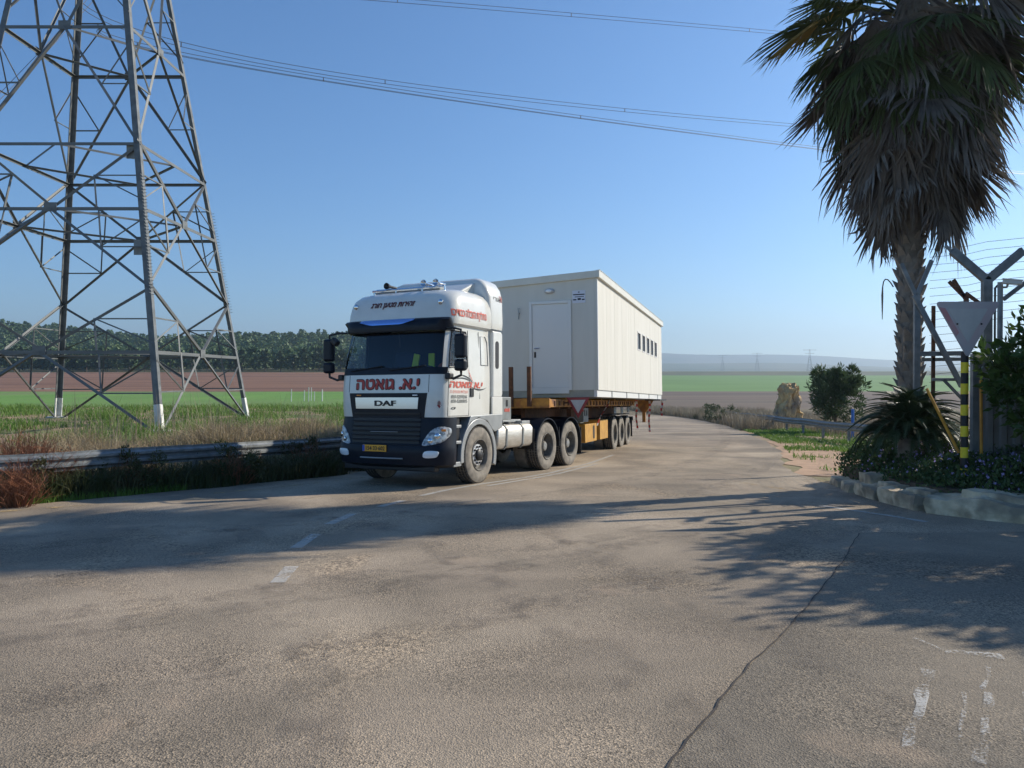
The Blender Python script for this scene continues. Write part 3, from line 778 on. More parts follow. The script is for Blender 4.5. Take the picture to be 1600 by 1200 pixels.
for wd_, yc_, h_, dz_ in (('םידבכ', -.77, .125, 0), ('הלבוה', -.36, .165, .02), ('תקלחמ', .05, .205, 0)): side_text('side_lettering', wd_, .37, h_, yc_, 3.17+dz_, M_redw, .03, .008)
side_text('door_lettering', 'הטאוג א.י', 1.22, .12, -.45, 1.86, M_redw, .035, .006, .15)
side_text('door_small_lettering', 'ה םיפונמו תולבוה', .62, .06, -.72, 1.735, M_redw, .0, .006)
side_text('phone_number', '050-5259216', .56, .062, -.72, 1.64, M_grey, .012, .006)
side_text('phone_number', '050-5200815', .56, .062, -.72, 1.56, M_grey, .012, .006)
side_text('model_badge', 'CF', .16, .04, -.92, 1.43, M_black, .03, .006)
def swoosh(pts, w0):
    m = MB(); n = len(pts); vs = []
    for i, (y, z) in enumerate(pts):
        wv = w0*math.sin(math.pi*(i+.3)/(n-.4)); vs += [(xside(z)+.01, y, z+wv), (xside(z)+.01, y, z-wv)]
    return m.add(vs, [(2*i, 2*i+1, 2*i+3, 2*i+2) for i in range(n-1)])
def qb(a, b, c, n=10): return [((1-t)**2*a[0]+2*t*(1-t)*b[0]+t*t*c[0], (1-t)**2*a[1]+2*t*(1-t)*b[1]+t*t*c[1]) for t in np.linspace(0, 1, n)]
swoosh(qb((-1.0, 1.93), (-.55, 2.06), (-.2, 1.88)), .009).build('logo_stroke', M_black, truck)
swoosh(qb((-.7, 2.04), (-.45, 2.04), (-.18, 1.90)), .009).build('logo_stroke', M_black, truck)
swoosh(qb((-.35, 1.84), (.05, 1.72), (.3, 1.82)), .011).build('logo_stroke', M_black, truck)
swoosh(qb((-.42, 2.16), (-.3, 2.0), (-.2, 1.88)), .014).build('logo_stroke', M_redw, truck)
# hamsa emblem on the corner panel
m = MB()
for i in range(5): m.box((1.06-.02+i*.010, -1.2, 1.49), (1.066-.02+i*.010, -1.18, 1.57 - abs(i-2)*.012))
m.add([(1.03, -1.19, 1.49), (1.10, -1.19, 1.49), (1.065, -1.19, 1.43)], [(0, 1, 2)])
me = m.mesh('hand_emblem', M_redsign); set_verts_project(me, lambda c: Vector((c.x, yfront(c.x, c.z)-.008, c.z))); link('hand_emblem', me, truck)
# door outline seams, thin dark lines
def seamline(pts, r=.006): return MB().tube([(xsurf(y, z)+.001, y, z) for y, z in pts], r, 5).build('panel_gap', M_black, truck)
seamline([(-1.08, 1.29), (-.95, 1.29), (-.36, 1.29), (-.36, 2.0), (-.36, 2.88)]); seamline([(-1.06, 2.1), (-1.08, 1.7), (-1.08, 1.3)]); seamline([(.05, 1.6), (.05, 2.88)])
# blank side panel outline
MB().tube([(xside(z)+.004, y, z) for y, z in [(.0+.10, 2.25), (.12, 2.8), (.3, 2.82), (.38, 2.7), (.38, 2.25), (.1, 2.25)]], .010, 5).build('panel_gap', M_silver, truck)
# window seal
for sx in (1, -1):
    def sp(y, z): return (sx*(xsurf(y, z)+.004), y, z)
    pts = [sp(-1.05, 2.17), sp(-.8, 2.17), sp(-.44, 2.17), sp(-.42, 2.2), sp(-.42, 2.8), sp(-.44, 2.84), sp(-.7, 2.84), sp(-.89, 2.84), sp(-.96, 2.6), sp(-1.02, 2.35), sp(-1.05, 2.17)]
    MB().tube(pts, .016, 6).build('window_seal', M_black, truck)
    MB().box((sx*1.18-.012, -.33, 1.64), (sx*1.18+.012, -.2, 1.8)).build('door_handle', M_black, truck, bevel=.006)
# sun visor over the windscreen
V = []; F = []
st = np.linspace(-1.13, 1.13, 25)
for x in st:
    for z, of in ((2.83, .02), (2.84, .10), (2.92, .13), (3.03, .10), (3.07, .04), (3.06, .0)): V.append((x*(1.03), yfront(x, z)-of, z))
for i in range(24):
    for k in range(5): F.append((i*6+k, i*6+k+1, (i+1)*6+k+1, (i+1)*6+k))
F += [(0, 1, 2, 3, 4, 5), tuple(24*6+k for k in range(5, -1, -1))]
vis = MB().add(V, F).build('sun_visor', M_navy, truck, smooth=50)
V = []; F = []; stv = np.linspace(-.72, .5, 17)
for i, x in enumerate(stv):
    e = min(1, min(i, 16-i)/3.5)
    for z, of in ((3.07, .045), (3.03, .105), (2.965-.0 + (1-e)*.06, .121)): V.append((x, yfront(x, z)-of-.004, z))
for i in range(16):
    for k in range(2): F.append((i*3+k, i*3+k+1, (i+1)*3+k+1, (i+1)*3+k))
MB().add(V, F).build('visor_trim', mat('blue_chrome', (.35, .5, .85), rough=.15, metal=.9), vis, smooth=50)
# wipers
for x0, x1 in ((-.85, -.1), (.05, .8)):
    MB().tube([(x0, yfront(x0, 2.15)-.03, 2.12), (x1, yfront(x1, 2.22)-.03, 2.2)], .012, 6).build('wiper', M_black, truck)
# grille, chrome bar, slats
def frontpanel(nm, x0b, x1b, x0t, x1t, z0, z1, off, thick, m, nx=14, nz=3, parent=truck, smooth=40):
    mb = MB(); V = []
    for j in range(nz+1):
        t = j/nz; z = z0+(z1-z0)*t
        for i in range(nx+1):
            s_ = i/nx; x = (x0b+(x1b-x0b)*s_)*(1-t)+(x0t+(x1t-x0t)*s_)*t; V.append((x, yfront(x, max(z, 1.27))-off, z))
    n = nx+1; N = n*(nz+1)
    V2 = V + [(x, y+thick, z) for x, y, z in V]
    F = []
    for j in range(nz):
        for i in range(nx):
            a = (j*n+i, j*n+i+1, (j+1)*n+i+1, (j+1)*n+i); F.append(a); F.append(tuple(N+q for q in reversed(a)))
    bd = [i for i in range(n)] + [j*n+nx for j in range(1, nz+1)] + [nz*n+i for i in range(nx-1, -1, -1)] + [j*n for j in range(nz-1, 0, -1)]
    for a, b in zip(bd, bd[1:]+bd[:1]): F.append((a, N+a, N+b, b))
    mb.add(V2, F); return mb.build(nm, m, parent, smooth=smooth)
gr = frontpanel('grille', -.76, .76, -.86, .86, 1.06, 1.705, .012, .03, M_navy)
frontpanel('chrome_bar', -.68, .68, -.70, .70, 1.42, 1.625, .035, .02, mat('brushed_chrome', (.55, .58, .62), rough=.28, metal=.9), parent=truck)
front_text('maker_badge', 'DAF', .48, .10, 0, 1.52, M_black, .035, .042)
for i in range(4):
    z = 1.10 + i*.072; frontpanel('grille_slat', -.72, .72, -.73, .73, z, z+.035, .03, .03, M_black if i % 2 else M_navy, nz=1, parent=gr)
for sx, mm in ((-1, M_orange), (1, M_lens)):
    MB().box((sx*.62-.05, yfront(.62, 1.67)-.03, 1.655), (sx*.62+.05, yfront(.62, 1.67), 1.675)).build('marker_lamp', mm, truck, bevel=.004)
for x in (-.42, .42):   # panel gaps of the front flap
    pass
for sx in (-1, 1): MB().tube([(sx*.88, yfront(.88, z)-.001, z) for z in np.linspace(1.72, 2.03, 6)], .005, 5).build('panel_gap', M_black, truck)
# bumper
bz = [(.36, -1.30, 1.15), (.42, -1.40, 1.2), (.60, -1.43, 1.225), (.75, -1.43, 1.225), (.80, -1.40, 1.215), (1.05, -1.38, 1.205), (1.27, -1.345, 1.185)]
V = []
for z, yf, wv in bz:
    h_ = [(0, yf), (wv*.3, yf+.01), (wv*.6, yf+.035), (wv-.28, yf+.075), (wv-.13, yf+.14), (wv-.04, yf+.26), (wv, yf+.42), (wv, yf+.52)]
    V += [(-x, y, z) for x, y in reversed(h_[1:])] + [(x, y, z) for x, y in h_]
n = 15
F = [(j*n+i, j*n+i+1, (j+1)*n+i+1, (j+1)*n+i) for j in range(6) for i in range(14)]
F += [tuple(range(n)), tuple(6*n+i for i in range(n-1, -1, -1)), tuple(j*n for j in range(7)), tuple(j*n+14 for j in range(6, -1, -1))]
bump = MB().add(V, F).build('bumper', M_navy, truck, smooth=40)
def ybump(x, z):
    yf = interp([(b[0], b[1]) for b in bz], z); wv = interp([(b[0], b[2]) for b in bz], z)
    return interp([(0, yf), (wv*.3, yf+.01), (wv*.6, yf+.035), (wv-.28, yf+.075), (wv-.13, yf+.14), (wv-.04, yf+.26), (wv, yf+.42)], min(abs(x), wv))
def bpanel(nm, poly, off, m, sx=1, parent=bump):
    cx = sum(p[0] for p in poly)/len(poly); cz = sum(p[1] for p in poly)/len(poly); P = []
    n0 = len(poly)
    for i_ in range(n0):     # smooth closed outline through the given corners
        p0, p1, p2, p3 = (Vector(poly[(i_+q) % n0]) for q in (-1, 0, 1, 2))
        for t in (0, .25, .5, .75):
            P.append(.5*((2*p1) + (p2-p0)*t + (2*p0-5*p1+4*p2-p3)*t*t + (3*p1-p0-3*p2+p3)*t**3))
    n = len(P); V = []; rings = (1, .97, .85, .65, .4, .15)
    for k, f in enumerate(rings):
        o_ = off*(0 if k == 0 else 1) + .010*(1-f*f)
        for p in P:
            x, z = cx+(p.x-cx)*f, cz+(p.y-cz)*f; V.append((sx*x, ybump(x, z)-o_, z))
    F = [(k*n+i_, k*n+(i_+1) % n, (k+1)*n+(i_+1) % n, (k+1)*n+i_) for k in range(len(rings)-1) for i_ in range(n)] + [tuple((len(rings)-1)*n+i_ for i_ in range(n))]
    return MB().add(V, F).build(nm, m, parent, smooth=50)
for sx in (-1, 1):
    hl = bpanel('headlight', [(.79, .775), (.98, .785), (1.12, .83), (1.185, .93), (1.19, 1.06), (1.13, 1.105), (1.0, 1.08), (.87, .95)], .012, mat('headlight_lens', (.16, .17, .18), (.50, .52, .53), rough=.12, scale=16, coat=1, lo=.42, hi=.58), sx, truck)
    for cx, cz, r_ in ((.95, .86, .05), (1.06, .94, .055)):
        link('reflector', MB().lathe([(.0, r_), (.012, r_*.8), (.016, 0)], 14, 'y').mesh('reflector', M_chrome, 60), hl).matrix_local = Matrix.Translation((sx*cx, ybump(cx, cz)-.019, cz)) @ Matrix.Rotation(sx*R(38), 4, 'Z') @ Matrix.Rotation(R(180), 4, 'X')
    link('indicator', MB().box((-.04, -.01, -.02), (.04, .01, .02)).mesh('indicator', M_orange), hl).matrix_local = Matrix.Translation((sx*1.13, ybump(1.13, 1.02)-.014, 1.04)) @ Matrix.Rotation(sx*R(50), 4, 'Z')
    bpanel('fog_lamp', [(.83, .56), (1.03, .56), (1.09, .62), (1.07, .675), (.86, .67)], .014, M_lens, sx, truck)
MB().tube([(x, ybump(x, .5)-.025, .53) for x in np.linspace(-.52, .42, 9)], .014, 6).build('bumper_trim', M_silver, truck)
pl = MB().box((-.44, ybump(.2, .7)-.03, .645), (.08, ybump(.2, .7)-.012, .765)).build('licence_plate', M_plate, truck, bevel=.004)
MB().box((-.445, ybump(.2, .7)-.033, .65), (-.395, ybump(.2, .7)-.0305, .76)).build('plate_band', M_blue, pl)
me = textmesh('154·33·602', .42, .075, M_black, .02); set_verts_project(me, lambda c: Vector((c.x-.155, ybump(.2, .7)-.034-c.z*.3, c.y+.705))); link('plate_number', me, pl)
lg = bpanel('lower_grille', [(-.70, .80), (.70, .80), (.74, .95), (.76, 1.25), (-.76, 1.25), (-.74, .95)], .012, M_black, 1, truck)
lg.data.clear_geometry()
V = []; F = []
xs_ = np.linspace(-.74, .74, 13)
for z in (.80, 1.255): V += [(x, ybump(x, z)-.012, z) for x in xs_]
F = [(i, i+1, 14+i, 13+i) for i in range(12)]
lg.data.from_pydata(V, [], F); lg.data.update()
for z in (.86, .94, 1.02, 1.10, 1.19):
    V = []
    for x in xs_: V += [(x, ybump(x, z)-.012, z-.014), (x, ybump(x, z)-.034, z-.008), (x, ybump(x, z)-.034, z+.008), (x, ybump(x, z)-.012, z+.014)]
    MB().add(V, [(4*i+k, 4*i+k+1, 4*i+k+5, 4*i+k+4) for i in range(12) for k in range(3)]).build('slat', M_navy, lg)
MB().tube([(x, ybump(x, 1.0)-.03, 1.005) for x in np.linspace(-.3, .3, 5)], .006, 5).build('slat_trim', M_silver, lg)
for z in (.775, 1.262): MB().tube([(x, ybump(x, z)-.003, z) for x in np.linspace(-1.1, 1.1, 17)], .008, 5).build('panel_gap', M_black, bump)
# front lip below, under-run tube
MB().box((-1.0, -1.28, .30), (1.0, -1.1, .40)).build('under_run_bar', M_black, truck, bevel=.02)
# roof: light bar, lamps
lb = MB().tube([(-.85, -.62, 3.70), (.80, -.62, 3.70)], .022, 8).build('roof_light_bar', M_chrome, truck)
MB().tube([(-.95, -.35, 3.76), (.55, -.35, 3.76)], .02, 8).build('roof_rail', M_chrome, truck)
for x in (.35, .62, -.5):
    h_ = MB().lathe([(.30, .0), (.30, .022), (.08, .03), (.0, .055), (-.04, .065), (-.045, .06), (-.02, .03), (.0, 0)], 14, 'y', center=(x, -.62, 3.785)).build('air_horn', M_chrome if x > 0 else M_black, truck, smooth=40)
for x in (-.8, -.3, .3, .8): MB().tube([(x, -.62, 3.52), (x, -.62, 3.70)], .015, 6).build('bar_bracket', M_chrome, truck)
MB().box((-.95, -.48, 3.66), (.6, -.30, 3.72)).build('beacon_base', M_grey, truck, bevel=.02)
for sx in (-1, 1):
    MB().lathe([(0, .05), (.02, .05), (.035, .03), (.038, 0)], 14, 'y').build('roof_lamp', M_chrome, truck, smooth=40, mw=Matrix.Translation((sx*.95, yfront(.95, 3.33)-.002, 3.36)) @ Matrix.Rotation(R(180), 4, 'X'))
# roof side pod seam panel lower ledge
# rear air deflector (collar)
def rrect(x0, x1, y0, y1, r, n=4):
    pts = []
    for cx, cy, a0 in ((x1-r, y0+r, -90), (x1-r, y1-r, 0), (x0+r, y1-r, 90), (x0+r, y0+r, 180)):
        for i in range(n+1): a = R(a0 + 90*i/n); pts.append((cx+r*math.cos(a), cy+r*math.sin(a)))
    return pts
DL = [(2.98, 1.20, .42), (3.1, 1.215, .40), (3.6, 1.20, .36), (3.78, 1.15, .33), (3.92, 1.05, .36), (3.99, .92, .44)]
V = []; 
for z, wv, y0 in DL: V += [(x, y, z) for x, y in rrect(-wv, wv, y0, 1.0, .10)]
n = 20
F = [(j*n+i, j*n+(i+1) % n, (j+1)*n+(i+1) % n, (j+1)*n+i) for j in range(len(DL)-1) for i in range(n)] + [tuple(range(n-1, -1, -1)), tuple((len(DL)-1)*n+i for i in range(n))]
MB().add(V, F).build('roof_deflector', M_white, truck, smooth=45)
# ramp between roof and deflector
MB().add([(-.8, -.25, 3.60), (.8, -.25, 3.60), (.92, .46, 3.95), (-.92, .46, 3.95), (-.85, .46, 3.5), (.85, .46, 3.5)], [(0, 1, 2, 3), (1, 5, 2), (0, 3, 4), (0, 4, 5, 1), (2, 5, 4, 3)]).build('roof_ramp', M_white, truck, bevel=.03)
me = textmesh('ירוא', .30, .085, M_black, .0); set_verts_project(me, lambda c: Vector((interp([(d[0], d[1]) for d in DL], c.y+3.58)+.006, c.x+.70, c.y+3.58))); link('deflector_lettering', me, truck)
me = textmesh('א', .09, .13, M_redw, .02); set_verts_project(me, lambda c: Vector((interp([(d[0], d[1]) for d in DL], c.y+3.59)+.008, c.x+.86, c.y+3.6))); link('deflector_lettering', me, truck)
for sx in (-1, 1):
    poly = [(.50, 1.62), (.56, 1.62), (.94, 1.70), (.98, 1.8), (.98, 2.9), (.93, 2.95), (.52, 2.95), (.50, 2.9)]
    poly = [(.56, 1.62), (.94, 1.62), (.98, 1.7), (.98, 2.90), (.93, 2.95), (.56, 2.95)]
    MB().prism(poly, sx*1.10, sx*1.19, 'x').build('side_deflector', M_white, truck, bevel=.03)
    MB().prism(rrect(.66, .80, 2.2, 2.75, .06), sx*1.185, sx*1.196, 'x').build('deflector_opening', M_black, truck)
    # fender and lower rear quarter
    arc = [(math.cos(a)*.70, .53+math.sin(a)*.70) for a in np.linspace(R(200), R(-10), 22)]
    inn = [(math.cos(a)*.585, .53+math.sin(a)*.585) for a in np.linspace(R(-10), R(200), 22)]
    arc = [(y if True else y, z) for y, z in arc]
    MB().prism([(-y, z) for y, z in arc] + [(-y, z) for y, z in inn], sx*.86, sx*1.20, 'x').build('wheel_arch', M_silver, truck, smooth=30, bevel=.012)
    MB().prism([(-.45, 1.06), (-.3, 1.17), (0, 1.245), (.35, 1.17), (.55, 1.0), (.66, .95), (.98, 1.02), (.98, 1.30), (.55, 1.30), (-.3, 1.285)], sx*.9, sx*1.185, 'x').build('lower_quarter', M_silver, truck, bevel=.015)
    MB().box((sx*1.165-.02, .545, 1.29), (sx*1.165+.02, .985, 1.64)).build('rear_quarter', M_white, truck, bevel=.012)
    # steps
    MB().box((sx*1.0-.12, -.92, .38), (sx*1.0+.12, -.62, 1.27)).build('step_well', M_black, truck)
    for z in (.42, .80, 1.09):
        MB().box((sx*1.13-.06, -.93, z-.02 - (.03 if z < .5 else 0)), (sx*1.13+.06, -.66, z+.035)).build('step', M_silver, truck, bevel=.01)
    # mud flap
    MB().box((sx*1.0-.16, .70, .28), (sx*1.0+.16, .72, .98)).build('mud_flap', M_black, truck)
    # mirrors
    mx = sx*1.47
    am = MB().tube([(sx*1.12, -1.06, 2.86), (sx*1.30, -1.14, 2.86), (mx, -1.16, 2.82), (mx, -1.16, 2.70)], .022, 7).build('mirror_arm', M_black, truck, smooth=50)
    MB().tube([(mx, -1.16, 2.12), (mx, -1.15, 2.02), (sx*1.30, -1.13, 1.96), (sx*1.16, -1.05, 2.0)], .024, 7).build('mirror_arm', M_black, truck, smooth=50)
    MB().box((sx*1.20-.06, -1.17, 1.95), (sx*1.20+.05, -1.03, 2.06)).build('mirror_foot', M_black, truck, bevel=.02)
    for z0, z1 in ((2.32, 2.75), (2.09, 2.30)):
        h_ = MB().box((mx-.11, -1.24, z0), (mx+.11, -1.10, z1)).build('mirror_housing', M_navy, truck, bevel=.045)
        MB().box((mx-.085, -1.099, z0+.03), (mx+.085, -1.094, z1-.03)).build('mirror_glass', mat('mirror', (.8, .8, .8), rough=.03, metal=1), h_)
# small kerb mirror at far upper corner
MB().box((-1.28, -1.38, 2.62), (-1.12, -1.26, 2.74), Matrix.Rotation(R(40), 3, 'Y')).build('kerb_mirror', M_black, truck, bevel=.03)
# interior: dash, seats, wheel, vests
MB().box((-1.05, -1.12, 1.5), (1.05, -.75, 2.13)).build('dashboard', M_inside, truck, bevel=.05)
for x in (-.55, .55):
    st_ = MB().box((x-.26, -.35, 1.35), (x+.26, .15, 1.75)).build('seat', M_seat, truck, bevel=.06)
    MB().box((x-.25, .02, 1.75), (x+.25, .20, 2.55)).build('seat_back', M_seat, st_, bevel=.07)
for x, tl in ((-.28, .22), (.12, 0)):
    MB().box((x-.07, -.02, 1.95), (x+.07, .02, 2.5), Matrix.Rotation(tl, 3, 'Y')).build('hanging_vest', M_hivis, truck, bevel=.01)
    MB().box((x-.12, -.03, 1.9), (x+.10, .0, 1.99)).build('vest_band', mat('reflective_grey', (.6, .63, .6), rough=.5), truck)
sw = MB().lathe([(0, .0)], 3)
tor = MB().tube([(math.cos(a)*.22, math.sin(a)*.22, 0) for a in np.linspace(0, 2*math.pi, 25)], .016, 6, caps=False)
tor.build('steering_wheel', M_black, truck, smooth=60, mw=Matrix.Translation((.55, -.68, 2.08)) @ Matrix.Rotation(R(-35), 4, 'X'))
MB().tube([(.1, yfront(.1, 2.75)+.06, 2.80), (.1, yfront(.1, 2.75)+.1, 2.55)], .01, 5).build('windscreen_cord', M_black, truck)
# chassis
for sx in (-1, 1): MB().box((sx*.42-.04, -.9, .78), (sx*.42+.04, 5.3, 1.05)).build('chassis_rail', M_black, truck)
MB().box((-.5, .8, .55), (.5, 2.6, 1.05)).build('gearbox', M_black, truck)
MB().box((-1.0, -.5, .75), (1.0, .5, 1.2)).build('engine', M_black, truck)
tk = [(.62, .62), (1.12, .58), (1.18, .66), (1.19, .98), (1.12, 1.07), (.7, 1.08)]
tank = MB().prism([(x, z) for x, z in tk], .78, 2.42, 'y').build('fuel_tank', M_alu, truck, bevel=.03, smooth=40)
for y in (1.16, 1.92):
    MB().prism([(.60, .60), (1.125, .565), (1.195, .65), (1.205, .985), (1.13, 1.085), (.7, 1.095)], y-.03, y+.03, 'y').build('tank_strap', M_grey, tank)
MB().lathe([(1.07, .06), (1.12, .06), (1.12, 0)], 12, 'z', center=(.98, 1.55, 0)).build('filler_cap', M_black, tank)
MB().box((-1.15, .8, .5), (-.6, 2.4, 1.08)).build('battery_box', M_black, truck, bevel=.02)
ab = MB().box((.72, .98, 1.17), (1.17, 1.40, 1.64)).build('equipment_box', M_grey, truck, bevel=.015)
MB().box((1.172, 1.16, 1.45), (1.178, 1.24, 1.58)).build('box_emblem', M_black, ab)
for i in range(4): MB().box((1.172, 1.09+i*.06, 1.34), (1.178, 1.13+i*.06, 1.40+.01*(i % 2))).build('box_marking', M_redw, ab)
MB().box((.5, 1.45, 1.1), (.95, 2.3, 1.16)).build('catwalk', M_silver, truck, bevel=.01)
MB().box((.95, 2.05, 1.05), (1.1, 2.45, 1.13)).build('air_line_bracket', M_silver, truck, bevel=.01)
MB().lathe([(1.12, .0), (1.12, .45), (1.2, .5), (1.22, .45), (1.22, 0)], 24, 'z', center=(0, 3.65, 0)).build('fifth_wheel', M_black, truck)
# ------------------------------------------------------------------ wheels
def tyre_mesh(width, r=.535, ri=.30):
    hw = width/2
    prof = [(-hw*.86, ri), (-hw, ri+.05), (-hw*1.03, ri+.13), (-hw*.97, r-.05), (-hw*.86, r-.012), (-hw*.5, r), (0, r+.003), (hw*.5, r), (hw*.86, r-.012), (hw*.97, r-.05), (hw*1.03, ri+.13), (hw, ri+.05), (hw*.86, ri)]
    me = MB().lathe(prof, 48, 'x').mesh('tyre', M_rubber, 35)
    return me
def tread_mesh(width, r=.537):
    m = MB(); hw = width/2*.84
    for k in range(56):
        a = 2*math.pi*k/56; c, s_ = math.cos(a), math.sin(a)
        for j in range(4):
            x0 = -hw + j*hw/2 + .012; x1 = x0 + hw/2 - .024; d = .04; sh = (.02 if j % 2 else 0)
            vs = []
            for rr in (r-.02, r+.012):
                for x, da in ((x0, -.04), (x1, -.04), (x1, .04), (x0, .04)):
                    t = a+da+sh; vs.append((x, rr*math.cos(t), rr*math.sin(t)))
            m.add(vs, ((4, 5, 6, 7), (0, 1, 5, 4), (1, 2, 6, 5), (2, 3, 7, 6), (3, 0, 4, 7)))
    return m.mesh('tread', M_tread)
tyre_s, tread_s = tyre_mesh(.31), tread_mesh(.31)
tyre_d, tread_d = tyre_mesh(.30), tread_mesh(.30)
# steer rim (outer face at +x)
rim_f = MB().lathe([(-.12, .305), (.15, .305), (.155, .295), (.13, .28), (.06, .265), (.05, .22), (.085, .20), (.095, .12), (.12, .10), (.14, .09), (.145, 0)], 40, 'x').mesh('rim', M_hubdark, 35)
rim_plate = MB().lathe([(.090, .205), (.102, .20), (.108, .115), (.10, .11)], 40, 'x').mesh('wheel_disc', mat('bright_disc', (.72, .72, .72), (.55, .55, .55), rough=.35, metal=.5, scale=9), 35)
rim_r = MB().lathe([(-.12, .305), (.15, .305), (.155, .295), (.14, .28), (.0, .265), (-.07, .25), (-.09, .20), (-.08, .13), (.06, .115), (.085, .10), (.09, 0)], 40, 'x').mesh('rim', M_hubdark, 35)
nut = MB().lathe([(0, .021), (.028, .021), (.03, 0)], 6, 'x').mesh('wheel_nut', M_black)
nutd = MB().lathe([(0, .018), (.028, .018), (.03, 0)], 6, 'x').mesh('wheel_nut', M_rim)
hubblack = MB().lathe([(.10, .112), (.15, .108), (.165, .09), (.17, 0)], 20, 'x').mesh('hub', M_black, 40)
hubcap = MB().lathe([(.05, .10), (.10, .098), (.12, .08), (.125, 0)], 20, 'x').mesh('hub_cap', M_rim, 40)
def wheel(parent, x, y, z, sx, front, yaw=0):
    w_ = bpy.data.objects.new('wheel', tyre_s if front else tyre_d); COL.objects.link(w_); w_.parent = parent
    w_.matrix_local = Matrix.Translation((x, y, z)) @ Matrix.Rotation((0 if sx > 0 else math.pi) + yaw, 4, 'Z') @ Matrix.Rotation(random.random()*6, 4, 'X')
    link('tread', tread_s if front else tread_d, w_)
    link('rim', rim_f if front else rim_r, w_)
    if front: link('wheel_disc', rim_plate, w_); link('hub', hubblack, w_)
    else: link('hub_cap', hubcap, w_).matrix_local = Matrix.Translation((-.03, 0, 0))
    for i in range(10):
        a = 2*math.pi*i/10
        link('wheel_nut', nut if front else nutd, w_).matrix_local = Matrix.Translation((.104 if front else -.075, math.cos(a)*.16, math.sin(a)*.16))
    return w_
STEER = R(0)
wheel(truck, 1.06, 0, .535, 1, True, STEER); wheel(truck, -1.06, 0, .535, -1, True, STEER)
for y in (3.12, 4.47):
    for sx in (-1, 1):
        wheel(truck, sx*1.08, y, .535, sx, False)
        i_ = link('inner_tyre', tyre_d, truck); i_.matrix_local = Matrix.Translation((sx*.74, y, .535))
        arc = [(y+math.cos(a)*.66, .535+math.sin(a)*.64) for a in np.linspace(R(12), R(168), 14)]
        inn = [(y+math.cos(a)*.635, .535+math.sin(a)*.615) for a in np.linspace(R(168), R(12), 14)]
        MB().prism(arc+inn, sx*.62, sx*1.25, 'x').build('mudguard', M_navy, truck, smooth=35)
    MB().tube([(-.9, y, .535), (.9, y, .535)], .11, 10).build('axle', M_black, truck)
for sx in (-1, 1):
    MB().box((sx*.95-.28, 5.16, .25), (sx*.95+.28, 5.18, .9)).build('mud_flap', M_black, truck)
    MB().box((sx*.95-.28, 3.79, .5), (sx*.95+.28, 3.81, .95)).build('mud_flap', M_black, truck)
    MB().box((sx*1.0-.2, 2.44, .5), (sx*1.0+.2, 2.46, .95)).build('mud_flap', M_black, truck)

# driver
def person():
    me = bpy.data.meshes.new('person')
    V = [(0, 0, 0), (0, .02, .25), (0, .03, .45), (0, .0, .56), (0, -.02, .64), (0, -.03, .76), (-.19, .02, .43), (-.27, -.12, .22), (-.20, -.38, .30), (.19, .02, .43), (.30, -.10, .22), (.22, -.38, .30), (-.12, -.35, .0), (.12, -.35, .0)]
    E = [(0, 1), (1, 2), (2, 3), (3, 4), (4, 5), (2, 6), (6, 7), (7, 8), (2, 9), (9, 10), (10, 11), (0, 12), (0, 13)]
    me.from_pydata(V, E, []); o = bpy.data.objects.new('person', me); COL.objects.link(o)
    o.modifiers.new('skin', 'SKIN'); ss = o.modifiers.new('ss', 'SUBSURF'); ss.levels = ss.render_levels = 2
    rr = [(.17, .13), (.17, .13), (.17, .12), (.065, .065), (.085, .1), (.08, .10), (.075, .075), (.05, .05), (.04, .04), (.075, .075), (.05, .05), (.04, .04), (.085, .085), (.085, .085)]
    for i, v in enumerate(me.skin_vertices[0].data): v.radius = rr[i]; v.use_root = (i == 0)
    bpy.context.view_layer.update()
    m2 = bpy.data.meshes.new_from_object(o.evaluated_get(bpy.context.evaluated_depsgraph_get()))
    o.modifiers.clear(); o.data = m2
    m2.materials.clear(); m2.materials.append(M_shirt); m2.materials.append(M_skin)
    for p in m2.polygons:
        p.use_smooth = True
        if p.center.z > .55 or p.center.y < -.28 and p.center.z > .1: p.material_index = 1
    o.matrix_world = TM @ Matrix.Translation((.56, -.06, 1.80))
    hair = MB().lathe([(.72, .105), (.80, .10), (.85, .07), (.875, 0)], 14, 'z').build('hair', M_black, o, smooth=60)
    hair.location = (0, -.01, 0)
    nose = MB().tube([(0, -.115, .70), (0, -.14, .67)], [.012, .016], 6).build('nose', M_skin, o)
    tag(o, 'driver in a rust-red shirt sitting behind the wheel of the white truck', 'person')
person()

# ------------------------------------------------------------------ trailer
K = TM @ Vector((0, 3.65, 0)); K.z = -.03*K.y + .02
TYAW = R(18)
TR = frame(K, TYAW, .034, R(-.55))
trailer = thing('flatbed_trailer', 'rusty yellow flatbed semi-trailer carrying the white cabin', 'trailer', TR)
for sx in (-1, 1):
    MB().box((sx*1.22-.035, -.86, 1.40), (sx*1.22+.035, 11.2, 1.58)).build('side_beam', M_yellow, trailer, bevel=.01)
    MB().box((sx*.5-.05, -.5, 1.02), (sx*.5+.05, 11.1, 1.5)).build('main_beam', M_rust, trailer)
    pk = MB().box((-.012, -.05, -.055), (.012, .05, .055)).mesh('stake_pocket', M_rust)
    for i in range(27):
        link('stake_pocket', pk, trailer).matrix_local = Matrix.Translation((sx*1.262, -.5+i*.43, 1.49))
MB().box((-1.2, -.94, 1.38), (1.255, -.86, 1.6)).build('front_beam', M_yellow, trailer, bevel=.012)
MB().box((-1.18, -.86, 1.52), (1.18, 11.15, 1.57)).build('deck', M_rust, trailer)
for i in range(12): MB().box((-1.18, .2+i*.95, 1.35), (1.18, .28+i*.95, 1.515)).build('cross_member', M_rust, trailer)
for x in (.37, .80): MB().box((x-.045, -1.03, 1.42), (x+.045, -.945, 2.32)).build('stake', M_rust, trailer, bevel=.006)
